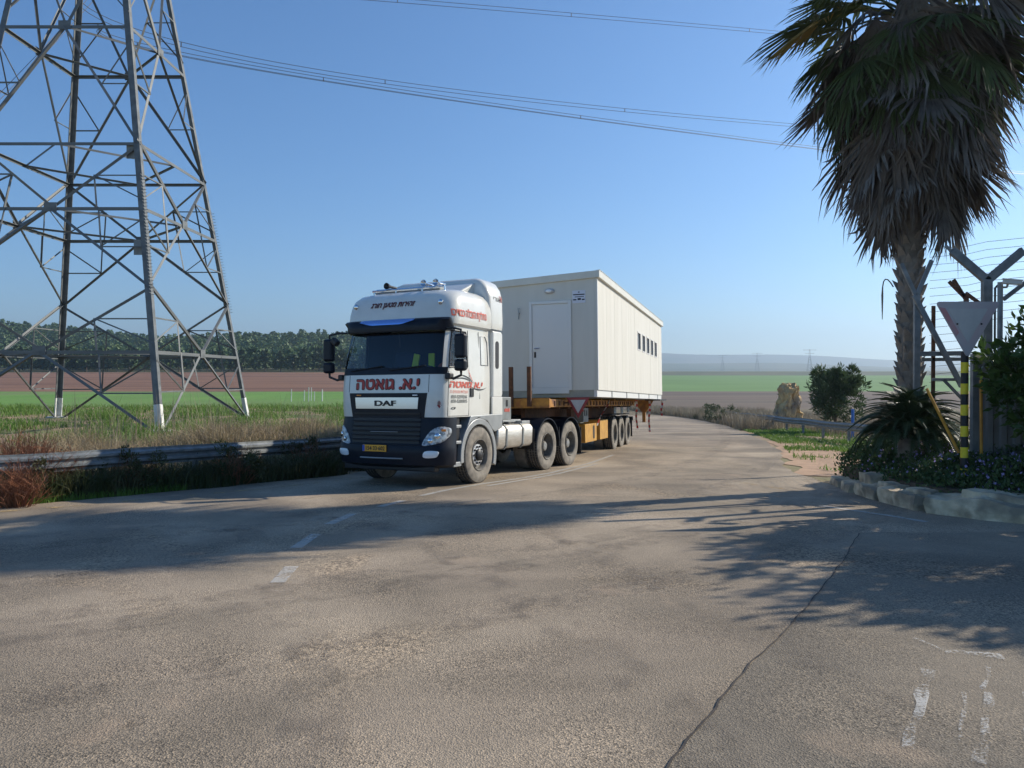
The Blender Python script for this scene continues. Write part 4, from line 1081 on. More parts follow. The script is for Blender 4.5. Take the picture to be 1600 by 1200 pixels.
# red bordered triangle
tri = lambda r, z0: [(r*math.cos(R(a)), z0+r*math.sin(R(a))) for a in (30, 150, 270)]
wt = MB().prism(tri(.335, 1.46), .30, .325, 'y').build('warning_triangle', M_redsign, trailer, bevel=.012, mw=Matrix.Translation((1.62, .0, 0)))
MB().prism(tri(.21, 1.46), .294, .2985, 'y').build('triangle_face', mat('triangle_white', (.55, .54, .52), (.46, .46, .46), rough=.5, scale=6), wt)
MB().bar((1.25, .33, 1.5), (1.7, .33, 1.5), .04, .04).build('triangle_bracket', M_rust, trailer)
tb = MB().box((.75, 2.75, .42), (1.24, 4.25, .92)).build('tool_box', M_boxyel, trailer, bevel=.012)
MB().box((1.236, 3.75, .5), (1.246, 3.95, .86)).build('tool_box_slot', M_black, tb)
tb2 = MB().box((.75, 4.75, .42), (1.24, 5.95, 1.0)).build('tool_box', M_boxyel, trailer, bevel=.012)
MB().box((.98, 2.65, .98), (1.22, 3.25, 1.36)).build('control_box', M_grey, trailer, bevel=.01)
MB().box((1.222, 2.75, 1.15), (1.23, 2.85, 1.3)).build('gauge', M_black, trailer); MB().box((1.222, 3.0, 1.15), (1.23, 3.1, 1.3)).build('gauge', M_black, trailer)
for sx in (-1, 1):
    MB().box((sx*.9-.06, 2.3, .45), (sx*.9+.06, 2.45, 1.4)).build('landing_leg', M_rust, trailer)
    for y in (7.2, 8.5, 9.8):
        wheel(trailer, sx*1.09, y, .51, sx, False)
        link('inner_tyre', tyre_d, trailer).matrix_local = Matrix.Translation((sx*.75, y, .51))
        MB().box((sx*1.0-.22, y-.35, 1.10), (sx*1.0+.22, y+.35, 1.13)).build('mudguard', M_black, trailer)
        MB().box((sx*1.24-.01, y-.22, 1.16), (sx*1.24+.01, y+.2, 1.36)).build('side_plate', M_grey, trailer)
    MB().box((sx*1.05-.2, 10.55, .28), (sx*1.05+.2, 10.58, 1.0)).build('mud_flap', M_black, trailer)
for y in (7.2, 8.5, 9.8): MB().tube([(-.95, y, .51), (.95, y, .51)], .09, 10).build('axle', M_black, trailer)
MB().box((-1.15, 11.0, .85), (1.2, 11.12, 1.0)).build('rear_bumper', M_black, trailer)

# ------------------------------------------------------------------ portable cabin (sits on the trailer)
cabin = thing('portable_cabin', 'white portable cabin riding on the yellow trailer', 'cabin', TR @ Matrix.Translation((0, .35, 1.6)))
CL, CW = 12.3, 2.1
def roofz(x): return 2.86 + .045*(x-CW)
# base frame
for sx in (-1, 1): MB().box((sx*2.03-.04, .03, .03), (sx*2.03+.04, CL-.03, .2)).build('base_beam', M_cabwhite, cabin, bevel=.006)
for y in (.0+.06, CL-.06): MB().box((-1.99, y-.05, .03), (1.99, y+.05, .2)).build('base_beam', mat('base_grey', (.30, .30, .26), (.38, .37, .30), scale=4, rough=.7), cabin)
for i in range(5): 
    y = 1.9+i*2.3
    MB().box((2.072, y-.05, .03), (2.082, y+.05, .2)).build('base_bracket', M_silver, cabin)
MB().box((-2, .1, .12), (2, CL-.1, .2)).build('floor_panel', M_grey, cabin)
for i in range(6): MB().box((-1.2, .4+i*2.2, -.03), (1.2, .55+i*2.2, .03)).build('bearer', M_wood, cabin)
# side wall with five window openings
ys = [0]; WY = [6.2+i*1.0 for i in range(5)]
WZ0, WZ1 = 1.55, 2.14
def wallpiece(mb, a, b): mb.box(a, b)
m = MB(); x0, x1 = CW-.06, CW
prev = 0.004
for y in WY:
    m.box((x0, prev, .2), (x1, y, 2.86)); m.box((x0, y, .2), (x1, y+.62, WZ0)); m.box((x0, y, WZ1), (x1, y+.62, 2.86)); prev = y+.62
m.box((x0, prev, .2), (x1, CL, 2.86)); m.build('wall', M_cabin, cabin)
for i, y in enumerate(WY):
    wf = MB()
    for a, b in (((CW-.05, y, WZ0), (CW+.012, y+.04, WZ1)), ((CW-.05, y+.58, WZ0), (CW+.012, y+.62, WZ1)), ((CW-.05, y+.04, WZ0), (CW+.012, y+.58, WZ0+.04)), ((CW-.05, y+.04, WZ1-.04), (CW+.012, y+.58, WZ1))): wf.box(a, b)
    wo = wf.build('window', mat('window_frame_grey', (.6, .6, .58), rough=.5), cabin)
    MB().box((CW-.035, y+.03, WZ0+.03), (CW-.025, y+.59, WZ1-.03)).build('pane', M_pane, wo)
MB().prism([(-CW, .2), (CW-.062, .2), (CW-.062, roofz(CW-.062)), (-CW, roofz(-CW))], 0, .06, 'y').build('wall', M_cabin, cabin)
MB().prism([(-CW, .2), (CW-.062, .2), (CW-.062, roofz(CW-.062)), (-CW, roofz(-CW))], CL-.06, CL, 'y').build('wall', M_cabin, cabin)
MB().box((-CW, .062, .2), (-CW+.06, CL-.062, roofz(-CW))).build('wall', M_cabin, cabin)
MB().prism([(-CW-.06, roofz(-CW-.06)+.0), (CW+.07, roofz(CW+.07)), (CW+.07, roofz(CW+.07)+.17), (-CW-.06, roofz(-CW-.06)+.17)], -.06, CL+.08, 'y').build('roof', mat('roof_trim', (.66, .65, .58), (.6, .59, .53), scale=3, rough=.5), cabin, bevel=.01)
# corrugated roof edge
rib = MB().box((CW-.02, 0, roofz(CW)+.165), (CW+.075, .08, roofz(CW)+.200)).mesh('roof_rib', mat('roof_sheet', (.6, .59, .52), rough=.5))
for i in range(60): link('roof_rib', rib, cabin).matrix_local = Matrix.Translation((0, .05+i*.205, 0))
for i in range(10):
    y = 1.13+i*1.13
    if min(abs(y-(q+d_)) for q in WY for d_ in (0, .31, .62)) > .12 or y < 6: MB().box((CW-.01, y-.004, .21), (CW+.0015, y+.004, 2.85)).build('panel_joint', mat('joint_grey', (.56, .545, .49), rough=.6), cabin)
MB().box((CW-.01, -.006, .2), (CW+.008, .05, 2.84)).build('corner_trim', M_cabwhite, cabin)
# door
D0, D1, DT = .42, 1.47, 2.36
fr = MB()
for a, b in (((D0, -.045, .2), (D0+.07, .03, DT)), ((D1-.07, -.045, .2), (D1, .03, DT)), ((D0+.07, -.045, DT-.07), (D1-.07, .03, DT)), ((D0+.07, -.045, .12), (D1-.07, .02, .27))): fr.box(a, b)
door = MB().box((D0+.072, -.012, .275), (D1-.072, .02, DT-.075)).build('door', M_cabwhite, cabin, bevel=.004)
fr.build('door_frame', M_cabwhite, cabin, bevel=.006)
MB().tube([(D0+.14, -.015, 1.22), (D0+.14, -.06, 1.22), (D0+.27, -.065, 1.225)], .011, 7).build('handle', M_chrome, door, smooth=50)
MB().box((D0+.115, -.03, 1.0), (D0+.165, -.012, 1.14)).build('lock', M_black, door, bevel=.008)
lm = MB().lathe([(0, .13), (.03, .13), (.06, .1), (.075, 0)], 20, 'y').build('bulkhead_lamp', mat('lamp_grey', (.5, .5, .5), rough=.4), cabin, smooth=50, mw=Matrix.Translation((.93, -.002, 2.6)) @ Matrix.Rotation(math.pi, 4, 'Z') @ Matrix.Diagonal((1, 1, .5, 1)))
MB().lathe([(.06, .085), (.085, .07), (.095, 0)], 20, 'y').build('lamp_glass', M_lens, lm, smooth=50)
nb = MB().box((1.50, -.012, 2.28), (1.82, -.001, 2.58)).build('notice', mat('notice_white', (.62, .64, .72), rough=.5), cabin)
for z, xa, xb, h in ((2.53, 1.64, 1.68, .02), (2.47, 1.52, 1.80, .025), (2.42, 1.56, 1.78, .015), (2.345, 1.52, 1.60, .03), (2.35, 1.63, 1.71, .045), (2.345, 1.73, 1.80, .03)):
    MB().box((xa, -.0135, z), (xb, -.0122, z+h)).build('notice_print', M_navy, nb)
MB().tube([(.17, -.005, 2.10), (.17, -.07, 2.10), (.15, -.07, 2.22), (.2, -.07, 2.2)], .012, 6).build('wall_hook', M_silver, cabin)
MB().tube([(.16, -.02, 2.1), (.15, -.02, 1.95)], .008, 5).build('cable_end', M_grey, cabin)
MB().add([(1.0, 12.15, .02), (1.8, 12.15, .02), (1.5, 12.15, -.45), (1.3, 12.15, -.45), (1.0, 12.22, .02), (1.8, 12.22, .02), (1.5, 12.22, -.45), (1.3, 12.22, -.45)], [(0, 1, 2, 3), (7, 6, 5, 4), (0, 4, 5, 1), (1, 5, 6, 2), (2, 6, 7, 3), (3, 7, 4, 0)]).build('support_leg', M_yellow, cabin)
MB().box((1.34, 12.14, -.85), (1.46, 12.23, -.45)).build('support_leg', M_yellow, cabin)
MB().box((1.7, 10.4, -.02), (2.25, 12.4, .025)).build('tail_bar', M_black, cabin)
# warning tapes
M_tapes = None
def tape_mat():
    m = bpy.data.materials.new('red_white_tape'); m.use_nodes = True; t = m.node_tree; b = t.nodes['Principled BSDF']
    tc = t.nodes.new('ShaderNodeTexCoord'); sx = t.nodes.new('ShaderNodeSeparateXYZ'); t.links.new(tc.outputs['Object'], sx.inputs[0])
    mu = t.nodes.new('ShaderNodeMath'); mu.operation = 'MULTIPLY'; mu.inputs[1].default_value = 5; t.links.new(sx.outputs[2], mu.inputs[0])
    fr_ = t.nodes.new('ShaderNodeMath'); fr_.operation = 'FRACT'; t.links.new(mu.outputs[0], fr_.inputs[0])
    gt = t.nodes.new('ShaderNodeMath'); gt.operation = 'GREATER_THAN'; gt.inputs[1].default_value = .5; t.links.new(fr_.outputs[0], gt.inputs[0])
    mx = t.nodes.new('ShaderNodeMix'); mx.data_type = 'RGBA'; t.links.new(gt.outputs[0], mx.inputs[0]); mx.inputs[6].default_value = (.7, .66, .62, 1); mx.inputs[7].default_value = (.6, .05, .04, 1)
    t.links.new(mx.outputs[2], b.inputs['Base Color']); return m
M_tape = tape_mat()
def tape(label, pts, wd=.075):
    P = [TR @ Vector(p) for p in pts]; m = MB(); vs = []
    for i, p in enumerate(P):
        a = -.4+.35*math.sin(i*1.1); o = Vector((math.cos(a), math.sin(a), 0))*wd/2; vs += [p+o, p-o]
    m.add(vs, [(2*i, 2*i+1, 2*i+3, 2*i+2) for i in range(len(P)-1)])
    tag(m.build('warning_tape', M_tape), label, 'tape', 'red and white tapes hanging from the load')
def hang(x, y, z0, z1, sway): return [(x+.02*math.sin(i*1.3), y+sway*(i/6)**1.5, z0+(z1-z0)*i/6) for i in range(7)]
tape('short red and white tape beside the red warning triangle', hang(1.34, 1.9, 1.62, 1.28, .0))
tape('red and white tape slanting down to the yellow tool box', [(1.36+.02*math.sin(i), 5.6-1.9*i/7, 1.58-.72*i/7) for i in range(8)], .04)
tape('red and white tape hanging behind the last trailer wheel', hang(1.36, 10.9, 1.6, .55, .1))
tape('long loose red and white tape hanging from the cabin tail', hang(1.75, 11.6, 1.58, .42, -.2))
tape('short red and white tape at the very end of the cabin', hang(2.1, 12.5, 1.55, 1.0, -.2))

# ------------------------------------------------------------------ palm tree
PB = Vector((7.3, 14.1, -.05))
palm = thing('palm_tree', 'tall fan palm with a thick skirt of dead fronds', 'palm', Matrix.Translation(PB))
M_trunk = mat('palm_trunk', (.22, .19, .16), (.13, .11, .09), rough=.95, scale=7, bump=.02)
M_boot = mat('palm_boot', (.25, .21, .175), (.12, .10, .08), rough=.95, scale=5)
pr = [(0, .36), (.25, .33), (.6, .235), (1.2, .205), (2.5, .20), (4.0, .21), (6, .24), (8.6, .25), (8.9, 0)]
MB().lathe(pr, 20, 'z').build('trunk', M_trunk, palm, smooth=50)
bt = MB().add([(-.09, 0, 0), (.09, 0, 0), (.05, -.075, .15), (-.05, -.075, .15), (0, -.12, .24), (0, .02, .05), (-.05, .0, .17), (.05, .0, .17)], [(0, 1, 2, 3), (3, 2, 4), (0, 3, 6), (1, 7, 2), (3, 4, 6), (2, 7, 4), (6, 4, 7)]).mesh('leaf_base', M_boot)
i = 0
for k in range(150):
    z = .35 + k*.026; a = k*2.39996
    rr = interp([(p[0], p[1]) for p in pr], z)
    link('leaf_base', bt, palm).matrix_local = Matrix.Translation((rr*math.cos(a)*.97, rr*math.sin(a)*.97, z)) @ Matrix.Rotation(a+R(90), 4, 'Z') @ Matrix.Scale(random.uniform(.45, .95), 4)
def fan(nm, m, nseg, spread, L, hang_, petl, pet_drop, seed, open_=.5):
    random.seed(seed); mb = MB()
    hub = Vector((petl, 0, -pet_drop))
    mb.tube([(0, 0, 0), (petl*.55, 0, -pet_drop*.3+.05*(1-hang_)), hub], [.025, .02, .014], 5)
    fwd = Vector((math.cos(hang_*R(78)), 0, -math.sin(hang_*R(78))))
    side = Vector((0, 1, 0)); nrm = fwd.cross(side)
    for s_ in range(nseg):
        a = R(spread)*(2*(s_+.5)/nseg-1) + random.gauss(0, .05)
        d = (fwd*math.cos(a) + side*math.sin(a)*(1-.35*hang_)).normalized()
        ll = L*(.72+.28*math.cos(a))*random.uniform(.85, 1.1)
        wd = .034*random.uniform(.7, 1.2)
        sd = d.cross(nrm).normalized()
        p1 = hub + d*ll*.45 + Vector((0, 0, -.04*ll)); p2 = hub + d*ll*.8 + Vector((0, 0, -.18*ll*(1+hang_*.3))); p3 = hub + d*ll*.93 + Vector((random.gauss(0, .04), random.gauss(0, .04), -.42*ll*random.uniform(.6, 1.2)))
        up = nrm*-.012
        vs = [hub, p1+sd*wd, p1+up*1.5, p1-sd*wd, p2+sd*wd*.5, p2+up, p2-sd*wd*.5, p3]
        mb.add(vs, [(0, 1, 2), (0, 2, 3), (1, 4, 5, 2), (2, 5, 6, 3), (4, 7, 5), (5, 7, 6)])
    return mb.mesh(nm, m)
M_dead = leafmat('dead_frond', (.17, .14, .115), (.085, .07, .058), .12, scale=2.5)
M_dead2 = leafmat('dead_frond_grey', (.27, .25, .23), (.13, .115, .10), .12, scale=2.5)
M_pgreen = leafmat('palm_green', (.075, .10, .03), (.05, .07, .02), .25, scale=3)
M_pyel = leafmat('palm_yellow', (.36, .22, .05), (.16, .14, .04), .3, scale=3)
dead = [fan('dead_frond', (M_dead, M_dead2, M_dead)[q % 3], 22, 62+8*q, .95, .95+.03*q, .38+.06*q, .31, 20+q) for q in range(4)]
green = [fan('green_frond', M_pgreen if q < 3 else M_pyel, 30, 100, .95, .25+.15*q, 1.05, .25+.12*q, 40+q) for q in range(4)]
random.seed(5)
ND = 330
for k in range(ND):
    t = k/ND; z = 5.0 + 3.45*t; a = k*2.39996+random.gauss(0, .15)
    cn = mnoise.noise((math.cos(a)*1.3, math.sin(a)*1.3, z*.9+4)); sc = random.uniform(.72, 1.18)*(.76+.32*min(1, t*1.8))*(1+.45*cn); rr = .19 + random.random()*.28*(.3+t)
    if cn < -.28 and t < .7 or t < .12 and math.sin(a*3+1.0) > .35: continue
    link('dead_frond', dead[k % 4], palm).matrix_local = Matrix.Translation((rr*math.cos(a), rr*math.sin(a), z)) @ Matrix.Rotation(a, 4, 'Z') @ Matrix.Rotation(random.gauss(-.03-.15*t, .24), 4, 'Y') @ Matrix.Rotation(random.gauss(0, .2), 4, 'X') @ Matrix.Scale(sc, 4)
for k in range(80):
    t = k/80; z = 7.5 + 1.2*t; a = k*2.39996*1.01
    el = R(-48 + 115*t + random.gauss(0, 8))
    link('green_frond', green[3 if random.random() < .05 and t > .35 else k % 3], palm).matrix_local = Matrix.Translation((.2*math.cos(a), .2*math.sin(a), z)) @ Matrix.Rotation(a, 4, 'Z') @ Matrix.Rotation(-el, 4, 'Y') @ Matrix.Scale(random.uniform(.95, 1.25), 4)
# hanging fruit stalks
for k in range(11):
    a = random.uniform(2.0, 4.6); z = random.choice([7.9, 7.6, 7.2, 5.8, 3.3, 2.4, 8.2]) ; r0 = .3
    L = random.uniform(.8, 1.5) if z > 5 else .55; o_ = random.uniform(.7, 1.4) if z > 5 else .2
    pts = [(math.cos(a)*(r0+o_*math.sin(min(1, q*1.4)*math.pi/2)), math.sin(a)*(r0+o_*math.sin(min(1, q*1.4)*math.pi/2)), z + .25*math.sin(q*3.1) - L*q*q*1.1) for q in np.linspace(0, 1, 9)]
    MB().tube(pts, [.012]*6+[.02, .014, .006], 5).build('fruit_stalk', M_boot, palm, smooth=60)

# cycad at its foot
def cyc_frond(seed):
    random.seed(seed); L = 1.0; pts = [Vector((L*t, 0, .42*math.sin(t*2.4) - .35*t*t)) for t in np.linspace(0, 1, 10)]
    mb = MB(); mb.tube(pts, [.012]*9+[.004], 4)
    for q in range(84):
        t = .10 + .89*(q//2)/42; f = t*9; i = min(8, int(f)); p = pts[i].lerp(pts[i+1], f-i); d = (pts[i+1]-pts[i]).normalized()
        s_ = 1 if q % 2 else -1; l = .19*math.sin(min(1, t*1.15)*math.pi*.93+.12)+.03
        e = p + (Vector((0, s_, .35)).normalized()*.8 + d*.6).normalized()*l
        mb.add([p, p+d*.022+Vector((0, 0, .006)), e, p-d*.014], [(0, 1, 2), (0, 2, 3)])
    return mb
M_cyc = leafmat('cycad_leaf', (.030, .052, .02), (.05, .075, .028), .15, rough=.4)
cyc = thing('cycad', 'dark spiky cycad spreading around the foot of the palm', 'plant', Matrix.Translation((6.75, 13.0, .15)))
MB().lathe([(-.3, .26), (.0, .24), (.3, .2), (.45, .14), (.5, 0)], 14, 'z').build('stem', M_boot, cyc, smooth=40)
cf = [cyc_frond(60+q).mesh('frond', M_cyc) for q in range(3)]
random.seed(9)
for k in range(130):
    a = k*2.39996; el = R(-18 + 88*(k/130)**1.1)
    link('frond', cf[k % 3], cyc).matrix_local = Matrix.Translation((.1*math.cos(a), .1*math.sin(a), .35+.2*k/130)) @ Matrix.Rotation(a, 4, 'Z') @ Matrix.Rotation(-el, 4, 'Y') @ Matrix.Rotation(random.gauss(0, .2), 4, 'X') @ Matrix.Scale(random.uniform(.66, .92), 4)

# ------------------------------------------------------------------ flower bed, rocks
bed = [(6.25, 14.6), (6.0, 12.2), (6.08, 10.95), (6.65, 10.1), (7.5, 9.45), (9, 8.9), (13, 8.2), (14, 15), (9, 16.2), (7.2, 15.6)]
V = [(x, y, -.03*y - .1) for x, y in bed] + [(x + (.06 if i < 7 else 0), y + (.06 if 2 < i < 7 else 0), -.03*y + .34) for i, (x, y) in enumerate(bed)]
n = len(bed)
struct(MB().add(V, [tuple(range(n, 2*n))] + [(i, (i+1) % n, n+(i+1) % n, n+i) for i in range(n)]).build('planting_bed', mat('bed_soil', (.07, .05, .035), (.11, .08, .05), rough=.95, scale=6, bump=.02)))
def rock(name, label, cat, loc, size, rz, m, group=None, seed=0, rough=.16, sub=3, cuts=9, taper=0):
    bm = bmesh.new(); bmesh.ops.create_cube(bm, size=1)
    bmesh.ops.subdivide_edges(bm, edges=bm.edges, cuts=cuts, use_grid_fill=True)
    rnd = Vector((seed*3.1, seed*1.7, seed*.9))
    for v in bm.verts:
        p = v.co.copy(); q = p.normalized()*.62; p = p.lerp(q, .16)
        w_ = Vector((p.x*size[0], p.y*size[1], p.z*size[2]))
        nn = mnoise.noise_vector(w_*1.9 + rnd)*rough*min(size)*1.1 + mnoise.noise_vector(w_*5.5 + rnd)*rough*.6*min(size) + mnoise.noise_vector(w_*14 + rnd)*rough*.36*min(size)
        w_.x *= 1 - taper*(p.z+.5); w_.x += taper*.35*(p.z+.5)*size[0]
        v.co = w_ + nn
    me = bpy.data.meshes.new(name); bm.to_mesh(me); bm.free(); me.materials.append(m); me.shade_smooth(); me.set_sharp_from_angle(angle=R(32))
    o = link(name, me, None, 0, Matrix.Translation(loc) @ Matrix.Rotation(rz, 4, 'Z')); return tag(o, label, cat, group)
M_lime = mat('limestone', (.72, .58, .40), (.48, .37, .24), rough=.9, scale=5, c3=(.26, .21, .15), scale3=3, bump=.02, bscale=14)
line = [(6.22, 14.5), (5.98, 13.3), (5.9, 12.2), (5.95, 11.2), (6.1, 10.6), (6.6, 9.95), (7.3, 9.4), (8.3, 8.95), (9.6, 8.7)]
def along(d):
    for a, b in zip(line, line[1:]):
        L = math.dist(a, b)
        if d <= L or b == line[-1]:
            t = d/L; return (a[0]+(b[0]-a[0])*t, a[1]+(b[1]-a[1])*t, math.atan2(b[1]-a[1], b[0]-a[0]))
        d -= L
low = [(.35, .62, .2), (1.2, .62, .2), (2.05, .8, .28), (3.1, 1.0, .30), (4.35, 1.35, .34), (5.6, .9, .3), (6.6, 1.0, .32), (7.6, .9, .3)]
for i, (d, L, hgt) in enumerate(low):
    x, y, a = along(d)
    desc = ['small limestone block at the far tip of the flower bed', 'second small limestone block of the lower course, past the tip block', 'rounded limestone block of the lower course, third from the bed tip', 'long limestone block of the lower course, fourth from the bed tip', 'longest limestone block of the lower course, below the striped pole', 'limestone block of the lower course just past the longest one', 'limestone block of the lower course, seventh from the bed tip', 'limestone block of the lower course, last from the bed tip'][i]
    rock('limestone_block', desc, 'stone', (x, y, -.03*y+hgt*.34), (L*1.02, .42, hgt*.86), a, M_lime, 'stones edging the flower bed', 11+i, .2)
up_ = [(1.75, .5, .22), (2.55, .55, .13), (3.35, .5, .13), (4.5, .9, .2), (5.75, .55, .15), (6.9, .95, .22)]
for i, (d, L, hgt) in enumerate(up_):
    x, y, a = along(d)
    nx, ny = math.sin(a), -math.cos(a)
    desc = ['square pale limestone block topmost at the near end of the hedge of leaves', 'thin flat stone of the upper course behind the square pale block', 'second thin flat stone of the upper course', 'long pale stone of the upper course resting on the longest block', 'small stone of the upper course half covered by flowers', 'large pale stone of the upper course beside the corrugated wall'][i]
    rock('limestone_block', desc, 'stone', (x - nx*-.0 + .14*abs(math.sin(a)), y + .16*abs(math.cos(a)), -.03*y+.20+hgt*.36), (L*.95, .4, hgt*.85), a+.05, M_lime, 'stones edging the flower bed', 31+i, .2)
def in_bed():
    while True:
        x = random.uniform(5.9, 10.5); y = random.uniform(8.9, 15.6)
        xe = interp([(9.0, 8.9), (9.45, 7.6), (10.1, 6.75), (10.95, 6.15), (12.2, 6.05), (14.6, 6.2), (15.6, 7.2)], y)
        if x > xe + .02 and x < xe + 3.2: return x, y, xe
M_lant = leafmat('lantana_leaf', (.045, .08, .028), (.08, .125, .04), .2, scale=4)
def lf():
    x, y, xe = in_bed(); h = .14 + .50*sstep(0, .8, x-xe)*(.75+.6*mnoise.noise((x*1.3, y*1.3, 3))) + (.12 if y > 13 else 0)
    z = -.03*y + .30 + h*math.sqrt(random.random()); 
    if x < xe + .18 and random.random() < .5: z -= random.random()*.32; x -= random.random()*.16
    return Vector((x, y, z)), Vector((-.3, -.3, .6))
V, F = leaves(42000, lf, .07, .55)
stuff(link('flower_bed_leaves', quads_np('flower_bed_leaves', V, F, M_lant)), 'dense dark green leaves filling the stone-edged flower bed', 'ground cover')
def ff():
    while True:
        p, o = lf()
        if mnoise.noise((p.x*1.1, p.y*1.1, 8)) > -.15 and p.y < 13.6: p.z += .03; return p, Vector((-.4, -.6, .5))
V, F = leaves(2300, ff, .042, .95)
stuff(link('purple_flowers', quads_np('purple_flowers', V, F, leafmat('purple_petals', (.34, .26, .58), (.48, .40, .72), .3, scale=9))), 'small purple flowers scattered over the leaves of the bed', 'flowers')

# standing stone
rock('standing_stone', 'tall ochre standing stone behind the right crash barrier', 'rock', (17.9, 50, -1.5+1.2), (1.45, 1.1, 2.6), .3, mat('ochre_stone', (.72, .50, .24), (.48, .31, .14), rough=.95, scale=2.2, c3=(.26, .2, .14), scale3=.9, bump=.06, bscale=5), None, 5, .2, cuts=16, taper=.42)
bp = MB().tube([(0, 0, -.2), (0, 0, 1.22)], .06, 10).build('marker_post', M_bluepost, None, 40, 0, Matrix.Translation((14.2, 32, -.96)))
tag(bp, 'bright blue round marker post behind the right crash barrier', 'post')
for i, (px, hh) in enumerate([(455, 1.0), (470, .9), (476, 1.1), (482, 1.15), (486, .8), (494, .9), (503, 1.0)]):
    p = at(px, 612, 62); o = MB().tube([(0, 0, -.2), (.02, 0, hh)], .035, 6).build('field_stake', M_towerw, None, 40, 0, Matrix.Translation((p.x, 62+i % 3, H(p.x, 62))))
    tag(o, 'thin pale stake standing in the green meadow beside the truck cab', 'stake', 'stakes in the meadow')

# trees and bushes
def bush_tree(name, label, cat, loc, blobs, nleaf, size, m, trunk, aspect=.4, up=.2, group=None):
    t = thing(name, label, cat, Matrix.Translation(loc), group)
    Vs = []
    for (c, r_, nl, ncl) in blobs:
        V, F = leaves(int(nleaf*nl), blob(c, r_, ncl), size, aspect, up); Vs.append(V)
    V = np.concatenate(Vs); link('crown', quads_np('crown', V, np.arange(V.shape[0]*4).reshape(-1, 4), m), t)
    mb = MB()
    for pts, rs in trunk: mb.tube(pts, rs, 7)
    mb.build('trunk', M_bark, t, smooth=50); return t
M_olive = leafmat('grey_green_leaf', (.05, .085, .035), (.085, .125, .05), .25, scale=3)
random.seed(21)
bush_tree('bushy_tree', 'small bushy tree behind the right crash barrier near the blue post', 'tree', (15.55, 37, -1.12),
    [((0, 0, 1.95), (1.3, 1.2, 1.1), .8, 60), ((.3, 0, 1.4), (1.1, 1.1, .8), .35, 26), ((-.3, 0, 2.65), (.8, .8, .65), .3, 20), ((.5, 0, 2.6), (.7, .7, .55), .2, 14)], 4300, .27, M_olive,
    [([(0, 0, -.2), (.05, 0, .8), (0, 0, 1.8)], [.09, .07, .03]), ([(.02, 0, .5), (.4, .1, 1.6)], [.05, .02]), ([(.02, 0, .6), (-.5, -.1, 1.9)], [.05, .02])], .22, .8)
M_ficus = leafmat('glossy_leaf', (.035, .07, .015), (.07, .12, .025), .3, rough=.35, scale=4)
bush_tree('leafy_shrub', 'dense dark leafy shrub overhanging the corrugated wall', 'shrub', (7.75, 10.75, .2),
    [((0, 0, 1.45), (1.05, .7, .95), .9, 60), ((.9, -.2, 1.6), (1.2, .9, 1.1), .5, 40), ((-.35, -.1, 1.1), (.7, .6, .6), .25, 20), ((.35, 0, 2.2), (.8, .6, .5), .2, 18)], 5200, .15, M_ficus,
    [([(.2, 0, -.2), (.2, 0, .9), (.1, 0, 1.7)], [.08, .07, .03]), ([(.2, 0, .6), (.9, -.1, 1.7)], [.05, .02])], .42)
random.seed(31)
bush_tree('shade_tree', 'broad green tree beside the side road beyond the corrugated wall', 'tree', (10.9, 9.9, -.28),
    [((0, 0, 4.1), (1.6, 1.8, 1.5), 1, 70), ((-.2, -1.5, 3.6), (1.4, 1.2, 1.1), .55, 40), ((.4, 1.5, 4.3), (1.5, 1.2, 1.2), .5, 35)], 6500, .19, M_ficus,
    [([(.2, 0, -.2), (.15, 0, 1.8), (0, 0, 3.9)], [.16, .13, .05]), ([(.12, 0, 2), (-.2, -1.2, 3.6)], [.08, .03]), ([(.12, 0, 2), (.4, 1.2, 4.2)], [.08, .03])], .42)
# reddish dry bush on the left
def twigs(n, c, r_, h):
    mb = MB()
    for i in range(n):
        a = random.random()*6.28; rr = random.random()**.6
        e = Vector((c[0]+math.cos(a)*r_*rr*1.1, c[1]+math.sin(a)*r_*rr*.8, c[2]+h*random.uniform(.45, 1.05)*(1-.4*rr*rr)))
        b0 = Vector((c[0]+math.cos(a)*r_*rr*.45, c[1]+math.sin(a)*r_*rr*.35, c[2])); md = b0.lerp(e, .55)+Vector((random.gauss(0, .06), random.gauss(0, .06), .05))
        mb.tube([b0, md, e], [.006, .004, .0015], 3, caps=False)
        for q in range(4):
            s_ = b0.lerp(e, random.uniform(.4, .9)); mb.tube([s_, s_+Vector((random.gauss(0, .12), random.gauss(0, .12), random.uniform(.03, .22)))], [.003, .001], 3, caps=False)
    return mb
random.seed(41)
for c, r_, h, n_, lb in (((-7.95, 12.5, -.35), .95, 1.15, 560, 'reddish-brown dry bush spilling over the crash barrier'), ((-7.35, 11.35, -.35), .5, .75, 160, 'low reddish dry bush on the road side of the crash barrier')):
    t = thing('dry_bush', lb, 'bush', Matrix.Translation(c)); twigs(n_, (0, 0, 0), r_, h).build('twigs', M_reddry, t)
random.seed(43)
for k, (x, y, s_) in enumerate([(-6.6, 13.2, .55), (-5.5, 15.3, .6), (-5.2, 14.4, .5), (-4.4, 16.5, .6), (-7.6, 11.95, .45)]):
    t = thing('weed_bush', 'dark scraggly weed bush growing against the left crash barrier', 'bush', Matrix.Translation((x, y, -.03*y-.02)), 'weed bushes against the left barrier')
    V, F = leaves(1300, blob((0, 0, s_*.75), (s_*1.1, s_*.8, s_*.75), 18), .07, .35, .3); link('foliage', quads_np('foliage', V, F, M_darkweed), t)
    twigs(60, (0, 0, 0), s_*.9, s_*1.5).build('twigs', M_reddry, t)
random.seed(44)
